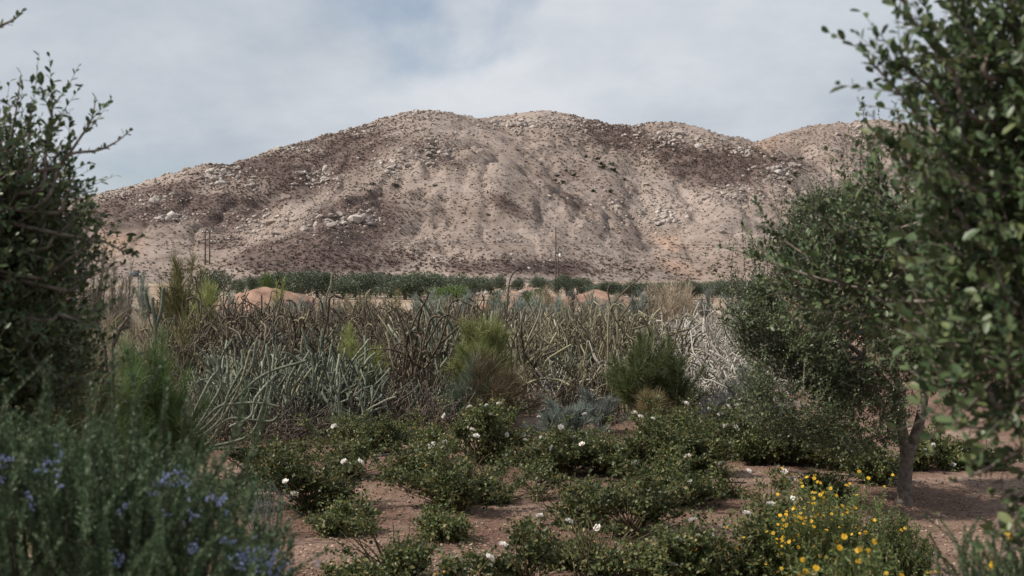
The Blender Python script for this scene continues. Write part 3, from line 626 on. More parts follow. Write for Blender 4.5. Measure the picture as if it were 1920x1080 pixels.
broom('grass_clump', 925, 21.3, 165, 676, 'russet', 9000, 'russet brown arching grass clump under the large yellow-green broom', 'grass', fine=.006, limbs=34, stiff=.2, flen=.5)
broom('grass_clump', 878, 21.0, 70, 684, 'teal', 2200, 'blue-green upright grass clump left of the russet grass', 'grass', fine=.007, limbs=16, stiff=.8, flen=.5)
broom('grass_clump', 1222, 21.0, 60, 726, 'gold', 2600, 'golden drooping grass tuft at the foot of the large dark shrub', 'grass', fine=.006, limbs=18, flen=.5)
broom('lavender_bush', 1062, 19.5, 150, 758, 'lav', 4200, 'grey lavender bush between the rose bushes', 'bush', fine=.008, limbs=26, stiff=.7, flen=.45)
broom('lavender_bush', 1125, 20.6, 120, 742, 'greybush', 3000, 'darker grey bush behind the lavender bush', 'bush', fine=.008, limbs=20, stiff=.6, flen=.45)
broom('grey_bush', 1400, 21.5, 130, 700, 'greybush', 4800, 'dull grey twiggy bush at the left edge of the round tree', 'bush', fine=.007, limbs=28, flen=.35)
broom('grey_bush', 1330, 20.8, 70, 745, 'greybush', 1800, 'small dark grey bush below the pale tangled cacti', 'bush', fine=.007, limbs=16, flen=.35)
for (u, d, w, v) in [(180, 36, 60, 478), (215, 40, 60, 484), (150, 33, 60, 500), (235, 44, 50, 500)]:
    broom('pale_shrub', u, d, w, v, 'drytwig', 2400, 'pale leafless twiggy shrub rising beside the left tree', 'shrub', fine=.012, limbs=18, stiff=.8, flen=.18, group='pale twiggy shrubs beside the left tree')
for k in range(34):
    u = RG.uniform(130, 350); d = RG.uniform(22, 46); hgt = RG.uniform(1.0, 1.7)
    broom('dry_grass_tuft', u, d, RG.uniform(.7, 1.2) * F / d, 540 + (2.6 - hgt) / d * F, 'dry' if RG.random() < .8 else 'broomb', 700, 'straw-coloured dry grass tuft in the open field beside the left tree', 'grass', fine=.012, limbs=12, stiff=1.2, flen=.5, group='dry grass tufts in the field beside the left tree')
for (u, d, w, v, mt) in [(830, 52, 60, 556, 'silver'), (870, 56, 55, 558, 'silver'), (800, 60, 50, 560, 'silver'), (960, 54, 60, 560, 'silver'), (1005, 52, 60, 557, 'silver'), (1045, 58, 50, 560, 'silver'), (425, 50, 60, 562, 'silver'), (480, 55, 60, 562, 'silver'), (540, 60, 60, 566, 'silver'),
        (1150, 54, 60, 556, 'silver'), (1110, 60, 50, 556, 'silver'), (270, 70, 40, 528, 'silver'), (620, 60, 50, 562, 'silver'), (700, 58, 60, 562, 'dry'), (740, 62, 50, 560, 'dry'), (660, 66, 50, 562, 'dry'), (1195, 56, 40, 546, 'silver')]:
    broom('silver_shrub' if mt == 'silver' else 'dry_grass_tuft', u, d, w, v, mt, 1500, ('silver-grey rounded shrub just behind the cactus thicket' if mt == 'silver' else 'buff dry grass tuft just behind the cactus thicket'), 'shrub' if mt == 'silver' else 'grass', fine=.02, limbs=16, stiff=.5, flen=.3,
          group='silver shrubs behind the thicket' if mt == 'silver' else 'buff grass behind the thicket')
for k in range(30):
    u = 550 + k * 31 + RG.normal() * 10; d = RG.uniform(58, 82); mt = ['silver', 'dry', 'greybush', 'broomb'][RG.integers(4)]
    broom('field_shrub', u, d, RG.uniform(1.6, 2.6) * F / d, RG.uniform(546, 556), mt, 1100, dict(silver='silvery', dry='straw-coloured', greybush='grey-green', broomb='olive-brown')[mt] + ' field shrub between the thicket and the olives', 'shrub', fine=.02, limbs=16, stiff=.5, flen=.3, group=mt + ' field shrubs before the olives')
for (u, d, v) in [(1220, 62, 530), (1245, 66, 527), (1270, 64, 529), (1295, 68, 531), (1235, 58, 540), (1262, 60, 540)]:
    broom('reed_clump', u, d, 34, v, 'dry', 900, 'tall buff reed clump behind the pale tangled cacti', 'reeds', fine=.02, limbs=14, stiff=2.2, flen=.35, group='buff reeds behind the pale cacti')
for k in range(16):
    u = [RG.uniform(420, 700), RG.uniform(1150, 1420)][k % 2]; d = RG.uniform(70, 130); 
    broom('scrub_bush', u, d, RG.uniform(1.6, 3) * F / d, 540 + (2.6 - float(gz(0, d)) - RG.uniform(.7, 1.5)) / d * F, 'greybush', 700, 'low grey-green scrub bush in the field before the olives', 'bush', fine=.035, limbs=12, flen=.3, group='scrub bushes in the field')

# ------------------------------------------------------------------ cactus thicket
def stem_path(rg, kind, h):
    """one stem polyline, local, starting at its foot"""
    n = 26; a = rg.random() * 6.28; out = np.array([math.cos(a), math.sin(a), 0])
    if kind == 'sweep':
        lean = rg.uniform(.05, .75) ** 1.3; d = nrm(np.array([0, 0, 1.0]) + out * lean); turn = rg.normal(size=3) * .025; up = rg.choice([.085, .06, .1, .03])
    elif kind == 'tangle':
        d = nrm(np.array([0, 0, .75]) + out * rg.uniform(.2, 1.6)); turn = rg.normal(size=3) * .085; up = -.01
    else:
        d = nrm(np.array([0, 0, 1.0]) + out * rg.uniform(0, .3)); turn = rg.normal(size=3) * .035; up = .02
    hook = kind == 'hook' and rg.random() < .7; hs = rg.uniform(.72, .9); ha = rg.random() * 6.28; hv = np.array([math.cos(ha), math.sin(ha), 0])
    p = np.zeros(3); pts = [p.copy()]; st = h / (n - 1) * (1.0 if not hook else 1.12); hr = rg.uniform(.45, .95)
    ax = np.cross([0, 0, 1.0], hv)
    for k in range(n - 1):
        f = k / n
        if hook and f > hs:
            d = nrm(d + np.cross(ax, d) * hr)
        else: d = nrm(d + turn + rg.normal(size=3) * .085 + np.array([0, 0, up]))
        p = p + d * st; pts.append(p.copy())
    return np.array(pts)
def stem_geo(path, r, sides=8, rings=None, bump=.17):
    n = rings or max(18, int(len(path) * 1.5)); pl = spline(path, n); e1, e0 = pl[-1], nrm(pl[-1] - pl[-2])
    pl[-2] = e1 - e0 * r * .3; pl[-3] = e1 - e0 * r * .9
    prof = np.ones(n); prof[0] = .8; prof[-1] = .05; prof[-2] = .65; prof[-3] = .97
    return tubes(pl, r * prof, sides, bump)
def clump_paths(rg, kind, ns, h, spread):
    out = []
    for k in range(ns):
        a = rg.random() * 6.28; q = spread * math.sqrt(rg.random()); pt = stem_path(rg, kind, h * rg.uniform(.6, 1.08)) + np.array([math.cos(a) * q, math.sin(a) * q, -.03]); out.append(pt)
        if rg.random() < (.55 if kind != 'tangle' else .9):      # an arm
            i = rg.integers(7, 20); arm = stem_path(rg, 'tangle' if kind == 'tangle' else ('upright' if kind != 'hook' else 'hook'), h * rg.uniform(.25, .5)); out.append(pt[i] + arm)
    return out
KIND = {'c_green': ('sweep', .020), 'c_brown': ('hook', .0148), 'c_olive': ('hook', .0148), 'c_pale': ('tangle', .0165), 'c_dead': ('hook', .0145)}
NEARP, FARP = {}, {}
for mt, (kd, rad) in KIND.items():
    NEARP[mt] = []; FARP[mt] = []
    for s in range(4):
        rgc = np.random.default_rng(hash(mt) % 1000 if False else (list(KIND).index(mt) * 50 + s + 400))
        kk = kd if s % 3 else ('upright' if kd in ('hook', 'sweep') else kd)
        ps = clump_paths(rgc, kk, 21, 1.7, .5)
        NEARP[mt].append([mesh('stem', *stem_geo(p, rad * rgc.uniform(.7, 1.25), 8, 48, .2), M[mt]) for p in ps])
    for s in range(5):
        rgc = np.random.default_rng(list(KIND).index(mt) * 50 + s + 900); kk = kd if s % 3 else ('upright' if kd in ('hook', 'sweep') else kd)
        A_ = Acc()
        for p in clump_paths(rgc, kk, 66, 1.9, .85): A_.add(stem_geo(p, rad * rgc.uniform(.75, 1.2), 5, 24, .12))
        FARP[mt].append(A_.mesh('stems', M[mt]))
CLAB = {'c_green': 'grey-green snaking cactus clump', 'c_brown': 'brown hooked cactus clump', 'c_olive': 'olive-yellow curling cactus clump', 'c_pale': 'pale grey tangled cactus clump', 'c_dead': 'dark withered cactus clump'}
def beside(u):
    for lim, w in ((450, 'near the tall olive-brown broom'), (610, 'straight behind the front grey-green rank'), (760, 'around the sparse yellow-green broom'), (1000, 'around the large yellow-green broom'), (1130, 'between the broom and the dark shrub'), (1270, 'around the large dark shrub'), (9999, 'near the round tree')):
        if u < lim: return w
def cactus(u, d, mt, h, near, where, group, tilt=None, w=1.0):
    if 'thicket' in where: where = where + ' ' + beside(u); group = group + ' ' + beside(u)
    h = h * (1.22 if RG.random() < .12 else RG.uniform(.78, 1.06)); b = gpos(u, d); s = h / (1.7 if near else 1.9)
    t = thing('cactus_clump', CLAB[mt] + ' ' + where, 'cactus', b, group, RG.random() * 6.28, (s * w, s * w, s))
    if tilt: t.rotation_euler = (tilt[0], tilt[1], RG.random() * 6.28)
    if near:
        for me in NEARP[mt][RG.integers(4)]: obj('stem', me, t)
    else: tag(obj('stems', FARP[mt][RG.integers(5)], t), kind='stuff')
rc = np.random.default_rng(77)
def zone(u, d):
    e = rc.normal() * 35
    if d < 29 and rc.random() < .16: return 'c_green'
    if u + e > 1235: return 'c_pale'
    if u + e > 1000: return 'c_olive' if rc.random() < .62 else 'c_pale'
    if u + e > 720: return 'c_olive' if rc.random() < .55 else 'c_brown'
    return 'c_brown' if rc.random() < .94 else 'c_dead'
# front rank, stems apart
for u in np.arange(395, 690, 17):
    d = 19.6 + rc.random() * 2.2; cactus(u + rc.normal() * 8, d, 'c_green', rc.uniform(1.25, 1.65), True, 'in the front rank behind the left rose bushes', 'front grey-green cacti', (rc.normal() * .12, rc.normal() * .18))
for u in np.arange(690, 870, 22):
    cactus(u + rc.normal() * 8, 21.8 + rc.random() * 1.5, 'c_green' if rc.random() < .7 else 'c_dead', rc.uniform(.85, 1.2), True, 'in the shaded front edge left of the russet grass', 'front cacti left of the russet grass', (rc.normal() * .1, rc.normal() * .15))
for u in np.arange(1000, 1170, 20):
    cactus(u + rc.normal() * 6, 22.2 + rc.random() * 1.6, 'c_pale' if u < 1060 else 'c_olive', rc.uniform(1.0, 1.45), True, 'between the russet grass and the large dark shrub', 'front cacti between grass and shrub', (rc.normal() * .1, rc.normal() * .15))
for u in np.arange(1262, 1450, 14):
    cactus(u + rc.normal() * 6, 22.8 + rc.random() * 2.5, 'c_pale', rc.uniform(1.3, 1.75), True, 'beside the large dark shrub', 'front pale tangled cacti', (rc.normal() * .15, rc.normal() * .2))
for u in np.arange(372, 880, 30):
    cactus(u + rc.normal() * 8, 18.6 + (1.6 if u > 620 else 0) + rc.random() * .8, 'c_dead', rc.uniform(.5, .9), True, 'sprawling at the foot of the front rank', 'sprawling dark cacti at the front', (rc.normal() * .3, rc.normal() * .3), 1.5)
# second ranks
for d0 in (23.5, 25.5, 27.5):
    step = 1.0 / d0 * F
    for u in np.arange(320, 1440, step):
        u2 = u + rc.normal() * 9; d = d0 + rc.normal() * .5 + (2.0 if u2 > 1000 else 0); mt = zone(u2, d)
        cactus(u2, d, mt, rc.uniform(1.5, 2.0) + .02 * (d - 24), True, 'mid thicket', 'middle thicket ' + mt[2:] + ' cacti')
for d0 in np.arange(30, 50, 2.4):
    step = 1.75 / d0 * F
    for u in np.arange(345 + (d0 - 30) * 1.5, 1480, step):
        u2 = u + rc.normal() * 12; mt = zone(u2, d0)
        cactus(u2, d0 + rc.normal() * .6, mt, min(rc.uniform(1.7, 2.25), 2.35), False, 'at the thicket back', 'back thicket ' + mt[2:] + ' cacti')
# extra standing individuals
def hero_stem(name, pts, d, r, mt, label, group=None, extra=()):
    foot = gpos(pts[0][0], d); t = thing(name, label, 'cactus', foot, group)
    for pp in [pts] + list(extra):
        pl = np.array([P(u, v, d + (q[0] if q else 0)) for (u, v, *q) in pp]) - foot
        obj('stem', mesh('stem', *stem_geo(spline(pl, 24), r, 8, 44), M[mt]), t)
G0 = lambda d: 540 + 2.6 / d * F
hero_stem('tall_cactus', [(950, G0(27) - 2), (948, 640), (952, 560), (958, 520), (976, 500)], 27, .018, 'c_dead', 'single very tall dark bending cactus stem rising above the thicket', None, [[(972, 502), (978, 507), (974, 514)]])
hero_stem('tall_cactus', [(1140, G0(29)), (1145, 620), (1150, 570), (1200, 520), (1208, 512)], 29, .02, 'c_brown', 'tall leaning brown cactus stem rising before the red earth bank', None, [[(1150, 590), (1140, 550), (1142, 535)], [(1160, 600), (1186, 560), (1180, 530)]])
hero_stem('tall_cactus', [(282, G0(22)), (292, 610), (280, 580), (272, 548)], 22, .035, 'c_green', 'upright forked grey-green columnar cactus by the tall olive-brown broom', None, [[(292, 615), (303, 580), (307, 538)], [(290, 610), (287, 580), (286, 556)]])
hero_stem('arching_cactus', [(1140, G0(26)), (1140, 640), (1142, 590), (1150, 572), (1157, 580), (1158, 640)], 26, .024, 'c_olive', 'single yellowish cactus stem arched like a croquet hoop')
hero_stem('sweeping_cactus', [(330, G0(18.2)), (400, 800), (450, 740), (500, 700), (575, 676)], 18.2, .022, 'c_green', 'long grey-green cactus arms sweeping right in front of the front rank', None,
          [[(330, G0(18.2)), (390, 830), (420, 780), (450, 720), (470, 655)], [(340, G0(18.2)), (400, 770), (440, 757), (490, 756), (525, 763)], [(350, G0(18.2)), (420, 790), (455, 785), (505, 790), (520, 782)], [(330, G0(18.2)), (380, 840), (410, 800), (428, 740), (455, 690)],
           [(330, G0(18.2)), (370, 800), (395, 760), (415, 720), (400, 690)], [(335, G0(18.2)), (440, 840), (475, 850), (490, 835)], [(330, G0(18.2)), (395, 790), (430, 745), (470, 690), (480, 640)], [(330, G0(18.2)), (390, 720), (410, 690), (395, 665)], [(430, 800), (470, 780), (480, 745), (520, 700)], [(350, G0(18.2)), (460, 820), (490, 770), (505, 700), (500, 650)]])
hero_stem('withered_cactus', [(150, G0(13)), (185, 740), (210, 690), (212, 640), (240, 595)], 13, .018, 'c_dead', 'dark withered cactus arms rising before the left tree', None, [[(200, 700), (196, 650), (186, 620), (180, 600)], [(212, 650), (225, 620), (240, 612)]])

# ------------------------------------------------------------------ rose bed
def bloom_mesh(seed):
    rg = np.random.default_rng(seed); A_ = Acc()
    for ring, (n, r0, tilt, L, Wd) in enumerate([(6, .18, .45, .95, .85), (6, .12, .95, .85, .75), (5, .06, 1.6, .7, .6), (4, .02, 3, .5, .4)]):
        a = np.arange(n) / n * 6.28 + ring * .6 + rg.random(n) * .25; rad = np.stack([np.cos(a), np.sin(a), 0 * a], 1)
        A_.add(leaves(rad * r0 + [0, 0, .05 * ring], rad + [0, 0, tilt] + rg.normal(size=(n, 3)) * .12, -rad + [0, 0, .4], L * (.9 + .2 * rg.random(n)), Wd, 'oval', -.5))
    return A_.mesh('bloom', M['petal'], True)
BLOOM = [bloom_mesh(k) for k in range(3)]
BUSH = [ # u, base v, width px, top v, label
    (640, 1000, 90, 940, 'straggly seedling rose at the rim of the bare soil beside the broad low bush'), (1010, 935, 90, 885, 'little straggly rose on the red soil patch in mid bed'), (1370, 930, 90, 880, 'low straggly rose beside the curved black hose'), (1540, 935, 90, 885, 'weedy low rose behind the yellow daisies'),
    (1060, 1060, 110, 1000, 'low straggly rose between the open bush and the nodding white bloom'), (830, 1010, 80, 960, 'small weedy rose below the rounded yellowing bush'), (1220, 1100, 120, 1030, 'low rose before the airy bush with white bloom'), (670, 1110, 110, 1035, 'low rose at the very front beside the rosemary'),
    (965, 862, 150, 790, 'rose bush squeezed between the full one and the lavender bush'), (1140, 888, 160, 798, 'rose bush just right of the lavender bush'), (1265, 856, 160, 768, 'rose bush right under the large dark shrub'),
    (1395, 858, 160, 765, 'rose bush below the dull grey twiggy bush'), (1505, 862, 150, 770, 'rose bush touching the lowest leaves of the round tree'), (645, 900, 170, 805, 'rose bush behind the broad low one, in front of the cacti'),
    (795, 900, 120, 835, 'small rose bush at the right rim of the open soil patch'), (935, 940, 150, 850, 'rose bush joined to the rounded one with yellowing leaves'), (1075, 985, 130, 905, 'thin rose bush left of the orange-leaved one'),
    (1245, 945, 150, 858, 'rose bush directly behind the orange-leaved one'), (1385, 1095, 130, 980, 'leggy rose bush touching the left side of the yellow daisies'), (490, 905, 130, 815, 'rose bush partly hidden by the rosemary sprigs'),
    (575, 955, 225, 812, 'broad low rose bush with pale pink blooms beside the rosemary'),
    (700, 850, 150, 770, 'dark low rose bush under the grey-green cacti'),
    (905, 868, 215, 752, 'full rose bush carrying a cluster of white blooms below the russet grass'),
    (860, 960, 205, 828, 'rounded rose bush with yellowing lower leaves beside the open soil patch'),
    (1045, 890, 150, 800, 'rose bush with small pinkish blooms in front of the lavender bush'),
    (1205, 885, 190, 778, 'dense rose bush with one bloom in front, below the golden grass tuft'),
    (1310, 888, 120, 790, 'small rose bush beside the bare patch before the round tree'),
    (1450, 868, 170, 758, 'spreading rose bush with pale blooms left of the round tree'),
    (1340, 840, 150, 757, 'far rose bush below the small dark grey bush'),
    (1185, 1005, 220, 868, 'rose bush with a patch of orange leaves in the middle of the bed'),
    (1110, 1075, 190, 940, 'open rose bush in front of the orange-leaved one'),
    (735, 1085, 165, 925, 'straggly rose bush on the bare soil nearest the rosemary'),
    (985, 1100, 190, 975, 'low rose bush with a nodding white bloom at its left'),
    (1300, 1100, 190, 968, 'airy rose bush with white bloom, left of the yellow daisies'),
    (1445, 950, 110, 888, 'small sparse rose bush on bare soil above the yellow daisies'),
    (1455, 1070, 120, 945, 'rose bush half covered by the yellow daisies'),
    (1570, 880, 120, 800, 'rose bush under the low crown of the round tree'),
    (1640, 905, 110, 838, 'shaded rose bush just left of the round tree trunk'),
    (1770, 875, 120, 800, 'sunlit rose bush behind the round tree trunk'),
    (1850, 880, 110, 812, 'rose bush behind the near right tree leaves'),
    (860, 1130, 170, 1050, 'cropped rose bush at the front of the bed right of the straggly one'),
    (1090, 855, 90, 790, 'little rose bush tucked beside the lavender bush'),
    (800, 838, 90, 772, 'thin rose bush between the dark low one and the full one'),
    (1540, 850, 110, 775, 'rose bush behind the one under the low crown'),
    (1720, 880, 90, 815, 'low rose bush close behind the fork of the round tree')]
FLOW = [(880, 763), (905, 763), (912, 761), (935, 757), (903, 774), (920, 778), (885, 806), (893, 818), (833, 780), (805, 838), (812, 835), (830, 838), (834, 829), (627, 800), (645, 866), (676, 867), (552, 927), (535, 903), (484, 812), (950, 815), (982, 815), (985, 826), (1010, 782), (1015, 822), (1052, 801),
        (1035, 839), (1076, 822), (1091, 833), (1190, 775), (1201, 782), (1224, 785), (1096, 777), (1287, 757), (1329, 767), (1365, 762), (1383, 740), (1390, 748), (1382, 761), (1394, 770), (1417, 760), (1441, 758), (1442, 768), (1361, 799), (1472, 786), (1485, 783), (1555, 822), (1463, 818),
        (1190, 868), (1289, 856), (1350, 870), (1294, 904), (1400, 963), (1299, 976), (1446, 947), (1487, 939), (1470, 885), (1403, 884), (1486, 898), (1012, 968), (943, 1022), (918, 1047), (1263, 1060), (1271, 1012), (1067, 978), (1120, 990), (1616, 835), (1750, 835), (1786, 872), (1602, 845), (1735, 845), (1380, 800), (1350, 776)]
info = []
BUSH = [(u, vb, w * 1.27, vt - 4, lab) for (u, vb, w, vt, lab) in BUSH]
for (u, vb, w, vt, lab) in BUSH:
    d = GP(u, vb); info.append((u, (vb + vt) / 2, w / 2, (vb - vt) / 2, d))
fl_of = [[] for _ in BUSH]
for (u, v) in FLOW:
    sc = [max(abs(u - q[0]) / q[2], 0) ** 2 + ((v - (q[1] - q[3] * .55)) / (q[3] * 1.1)) ** 2 for q in info]; fl_of[int(np.argmin(sc))].append((u, v))
for bi, (u, vb, wpx, vt, lab) in enumerate(BUSH):
    d = info[bi][4]; base = gpos(u, d); Wm = wpx * d / F * .5; H = (vb - vt) * d / F
    t = thing('rose_bush', lab, 'rose bush', base, 'rose bushes in the bed')
    nc = int(26 + 30 * Wm); ra_ = RG.random(nc) * 6.28; rq_ = np.sqrt(RG.random(nc)) * 1.08; an_ = .85 + .5 * fbm(np.cos(ra_) * 1.3 + bi * 7, np.sin(ra_) * 1.3, .8, 2); hn_ = .88 + .5 * fbm(np.cos(ra_) * 1.3 + bi * 5, np.sin(ra_) * 1.3 + 9, .7, 2); tips = np.stack([np.cos(ra_) * rq_ * Wm * an_ * 1.1, np.sin(ra_) * rq_ * Wm * .85 * an_, H * np.where(RG.random(nc) < .2, 1.3, 1) * RG.uniform(.3, .98, nc)], 1)
    tips[:, 2] *= np.clip(1.1 - .35 * rq_ ** 2, .4, 1) * np.clip(hn_, .55, 1.2)
    fpos = []
    for (fu, fv) in fl_of[bi]:
        dd_ = d - RG.uniform(.65, 1.0) * Wm if fv > (vt + vb) / 2 - 15 else d - RG.uniform(.2, .6) * Wm
        fpos.append(P(fu, fv, dd_) - base)
    allt = np.vstack([tips] + ([np.array(fpos)] if fpos else []))
    b0 = RG.normal(size=(len(allt), 3)) * [.06, .06, 0] ; tt = np.linspace(0, 1, 8)[None, :, None]; mid = allt * [.45, .45, .62] + RG.normal(size=allt.shape) * .06
    pl = b0[:, None] * (1 - tt) ** 2 + 2 * mid[:, None] * tt * (1 - tt) + allt[:, None] * tt ** 2
    tag(obj('canes', mesh('canes', *tubes(pl, np.linspace(.009, .003, 8), 4), M['cane']), t), kind='stuff')
    nt_ = int(1050 * Wm * H / .45 + 260); li = RG.integers(len(allt), size=nt_); f = (RG.random(nt_) ** .75 * .82 + .18) * 6.99; a_ = f.astype(int); q = (f - a_)[:, None]
    B = pl[li, a_] * (1 - q) + pl[li, np.minimum(a_ + 1, 7)] * q
    kp_ = fbm(B[:, 0] + base[0], B[:, 2] * 1.3 + B[:, 1] * .6, .30, 2, bi * 3.1) > -.14; B = B[kp_]; nt_ = len(B)
    D = nrm(RG.normal(size=(nt_, 3)) * [1, 1, .6] + B / max(Wm, .1) * [.6, .6, 0] + [0, 0, .3])
    lf, tw = twigset(B, D, RG.uniform(.08, .2, nt_), 7, .042, .027, 'fold', bend=-.05, spread=1.1, tw=.0018)
    tag(obj('foliage', mesh('foliage', *lf, M['rose']), t), kind='stuff'); tag(obj('twigs', mesh('twigs', *tw, M['cane']), t), kind='stuff')
    for fp in fpos:
        s = RG.uniform(.031, .047); obj('bloom', BLOOM[RG.integers(3)], t, fp, (RG.normal() * .5 + .5, RG.normal() * .4, RG.random() * 6), s)

# ------------------------------------------------------------------ yellow daisies
def daisy_mesh(seed):
    rg = np.random.default_rng(seed); n = 10; a = np.arange(n) / n * 6.28; rad = np.stack([np.cos(a), np.sin(a), 0 * a], 1)
    V, Fs = leaves(rad * .2, rad + [0, 0, .15] + rg.normal(size=(n, 3)) * .1, np.tile([[0, 0, 1.]], (n, 1)), .85, .42, 'oval', .2); return mesh('daisy', V, Fs, M['yel'])
DAISY = [daisy_mesh(k) for k in range(3)]
disc = mesh('disc', *tubes(np.array([[0, 0, -.05], [0, 0, .08], [0, 0, .14]]), [.26, .24, .02], 8), M['yelc'])
def daisy_bush(u, d, wpx, vtop, nst, flowers, label, fs=.0155, lf=.035, brown=0):
    base = gpos(u, d); Wm = wpx * d / F * .5; H = P(u, vtop, d)[2] - base[2]; t = thing('daisy_bush', label, 'daisy bush', base, 'yellow daisy bushes')
    tips = np.stack([RG.uniform(-1, 1, nst) * Wm, RG.normal(size=nst) * Wm * .45, H * RG.uniform(.45, .97, nst)], 1); tips[:, 2] *= np.clip(1.05 - .4 * (tips[:, 0] / Wm) ** 2, .4, 1)
    fp = np.array([P(fu, fv, d - RG.uniform(.35, .95) * Wm) - base for fu, fv in flowers]); allt = np.vstack([tips, fp])
    b0 = allt * [.55, .5, 0] + RG.normal(size=allt.shape) * [.05, .05, 0]; tt = np.linspace(0, 1, 6)[None, :, None]
    mid = (b0 + allt) / 2 + RG.normal(size=allt.shape) * .04; pl = b0[:, None] * (1 - tt) ** 2 + 2 * mid[:, None] * tt * (1 - tt) + allt[:, None] * tt ** 2
    tag(obj('stems', mesh('stems', *tubes(pl, np.linspace(.004, .0015, 6), 3), M['daisyleaf']), t), kind='stuff')
    n = nst * 110; li = RG.integers(len(allt), size=n); f = RG.random(n) ** .8 * 4.99; a_ = f.astype(int); q = (f - a_)[:, None]; B = pl[li, a_] * (1 - q) + pl[li, a_ + 1] * q
    tag(obj('foliage', mesh('foliage', *leaves(B, rdir(n, .7), rdir(n, .5), lf * RG.uniform(.6, 1.3, n), lf * .3, 'fold'), M['daisyleaf']), t), kind='stuff')
    for p_ in fp:
        o = obj('flower', DAISY[RG.integers(3)], t, p_, (RG.normal() * .35 + .75, RG.normal() * .4, RG.normal() * .5), fs * RG.uniform(.8, 1.2)); obj('flower_disc', disc, o)
rf = np.random.default_rng(8)
fl1 = [(1520, 900), (1538, 905), (1620, 885), (1632, 893), (1670, 885), (1655, 912), (1535, 922), (1548, 930), (1525, 950), (1530, 935), (1510, 970), (1500, 978), (1515, 995), (1560, 975), (1575, 945), (1480, 985), (1475, 960), (1545, 1005), (1462, 1010), (1467, 1050), (1550, 1030), (1555, 1050), (1440, 1042), (1600, 985), (1572, 930), (1500, 940), (1490, 930),
       (1460, 975), (1478, 1000), (1530, 965), (1508, 955), (1570, 990), (1450, 1020), (1490, 1015), (1525, 1030), (1430, 1060), (1465, 1030), (1676, 973), (1598, 950), (1585, 960)]
daisy_bush(1560, 10.2, 310, 905, 260, [(u + rf.normal() * 4, v + rf.normal() * 4) for (u, v) in fl1] + [(rf.normal(1515, 45), rf.normal(980, 42)) for _ in range(110)], 'tall dense yellow daisy bush left of the round tree trunk')
daisy_bush(1680, 9.6, 130, 955, 110, [(1690, 994), (1697, 990), (1640, 975), (1612, 1000)], 'leafy daisy bush with few flowers before the round tree trunk')
daisy_bush(1600, 4.9, 330, 1000, 190, [(1583, 1006), (1574, 1027), (1640, 1015), (1628, 1032), (1612, 1030), (1505, 1050), (1510, 1072), (1530, 1065), (1500, 1078), (1662, 1075), (1690, 1078), (1608, 1032), (1610, 1052), (1740, 1074), (1758, 1072)], 'near daisy bush with large soft yellow flowers', fs=.0125, lf=.03)
daisy_bush(1860, 4.2, 150, 1005, 120, [(1862, 1060), (1855, 1068), (1890, 1005), (1870, 1072)], 'near daisy bush under the right tree leaves', fs=.016, lf=.03)

# ------------------------------------------------------------------ rosemary
def sprig_mesh(seed, L=.34, nn=230):
    rg = np.random.default_rng(seed); pl = spline([[0, 0, 0], [rg.normal() * .015, rg.normal() * .015, L * .5], [rg.normal() * .05, rg.normal() * .05, L]], 10)
    t = rg.random(nn) * .97 + .03; f = t * 8.99; a_ = f.astype(int); q = (f - a_)[:, None]; B = pl[a_] * (1 - q) + pl[a_ + 1] * q; a = rg.random(nn) * 6.28
    D = np.stack([np.cos(a), np.sin(a), .7 + .7 * t], 1); V, Fs = leaves(B, D, rg.normal(size=(nn, 3)), (.026 - .010 * t) * rg.uniform(.8, 1.2, nn), .005, 'fold')
    return mesh('sprig', V, Fs, M['rosem']), mesh('stem', *tubes(pl, np.linspace(.0032, .0012, 10), 4), M['rosemstem'])
SPR = [sprig_mesh(k) for k in range(7)]
def blue_mesh(seed):
    rg = np.random.default_rng(seed); n = 9; B = rg.normal(size=(n, 3)) * [.008, .008, .012]
    return mesh('blossom', *leaves(B, rdir(n, .3, rg), rdir(n, 0, rg), .013, .009, 'fold'), M['blue'])
BLU = [blue_mesh(k) for k in range(3)]
def rosemary(name, base, sprigs, flowers, label, fill):
    t = thing(name, label, 'rosemary', base)
    A_ = Acc()
    for p, dr, s in sprigs:
        m_, st = SPR[RG.integers(7)]; q = Vector(dr).to_track_quat('Z', 'Y').to_euler(); o = obj('sprig', m_, t, p - base, q, s); obj('sprig_stem', st, o)
        A_.add(tubes(spline([[0, 0, 0], (p - base) * [.55, .55, .5], p - base], 8), np.linspace(.006, .002, 8), 4))
    tag(obj('woody_stems', A_.mesh('stems', M['rosemstem']), t), kind='stuff')
    if fill is not None:
        FA = Acc(); SV = [(np.array([v.co for v in m_.vertices]), np.array([p_.vertices[:] for p_ in m_.polygons])) for m_, _ in SPR]
        for p, dr, sc_ in fill:
            rv, rf_ = SV[RG.integers(7)]; mx = np.array(Vector(dr).to_track_quat('Z', 'Y').to_matrix()); FA.add(((rv * sc_) @ mx.T + p - base, [rf_]))
        tag(obj('foliage', FA.mesh('foliage', M['rosem']), t), kind='stuff')
    for p in flowers: obj('blossom', BLU[RG.integers(3)], t, p - base, (RG.random() * 3, RG.random() * 3, RG.random() * 6), RG.uniform(.4, .65))
rr2 = np.random.default_rng(55); spr = []; 
def prof(u):   # outline of the big rosemary in the photo at its depth
    return np.interp(u, [-200, 0, 60, 150, 230, 300, 360, 420, 470, 520, 560], [700, 728, 735, 765, 770, 790, 810, 870, 930, 1010, 1090])
for k in range(1150):
    u = rr2.uniform(-150, 520); d = rr2.uniform(2.9, 3.9); L = rr2.uniform(.5, 1.0); v = prof(u) + .34 * L / d * F - (rr2.random() < .35) * rr2.uniform(0, 50) + rr2.random() ** 1.2 * 300
    if v > 1250: continue
    p = P(u, v, d); spr.append((p - [0, 0, .05], (rr2.normal() * .16 + (u - 180) / 1400, rr2.normal() * .2 - .05, 1), L))
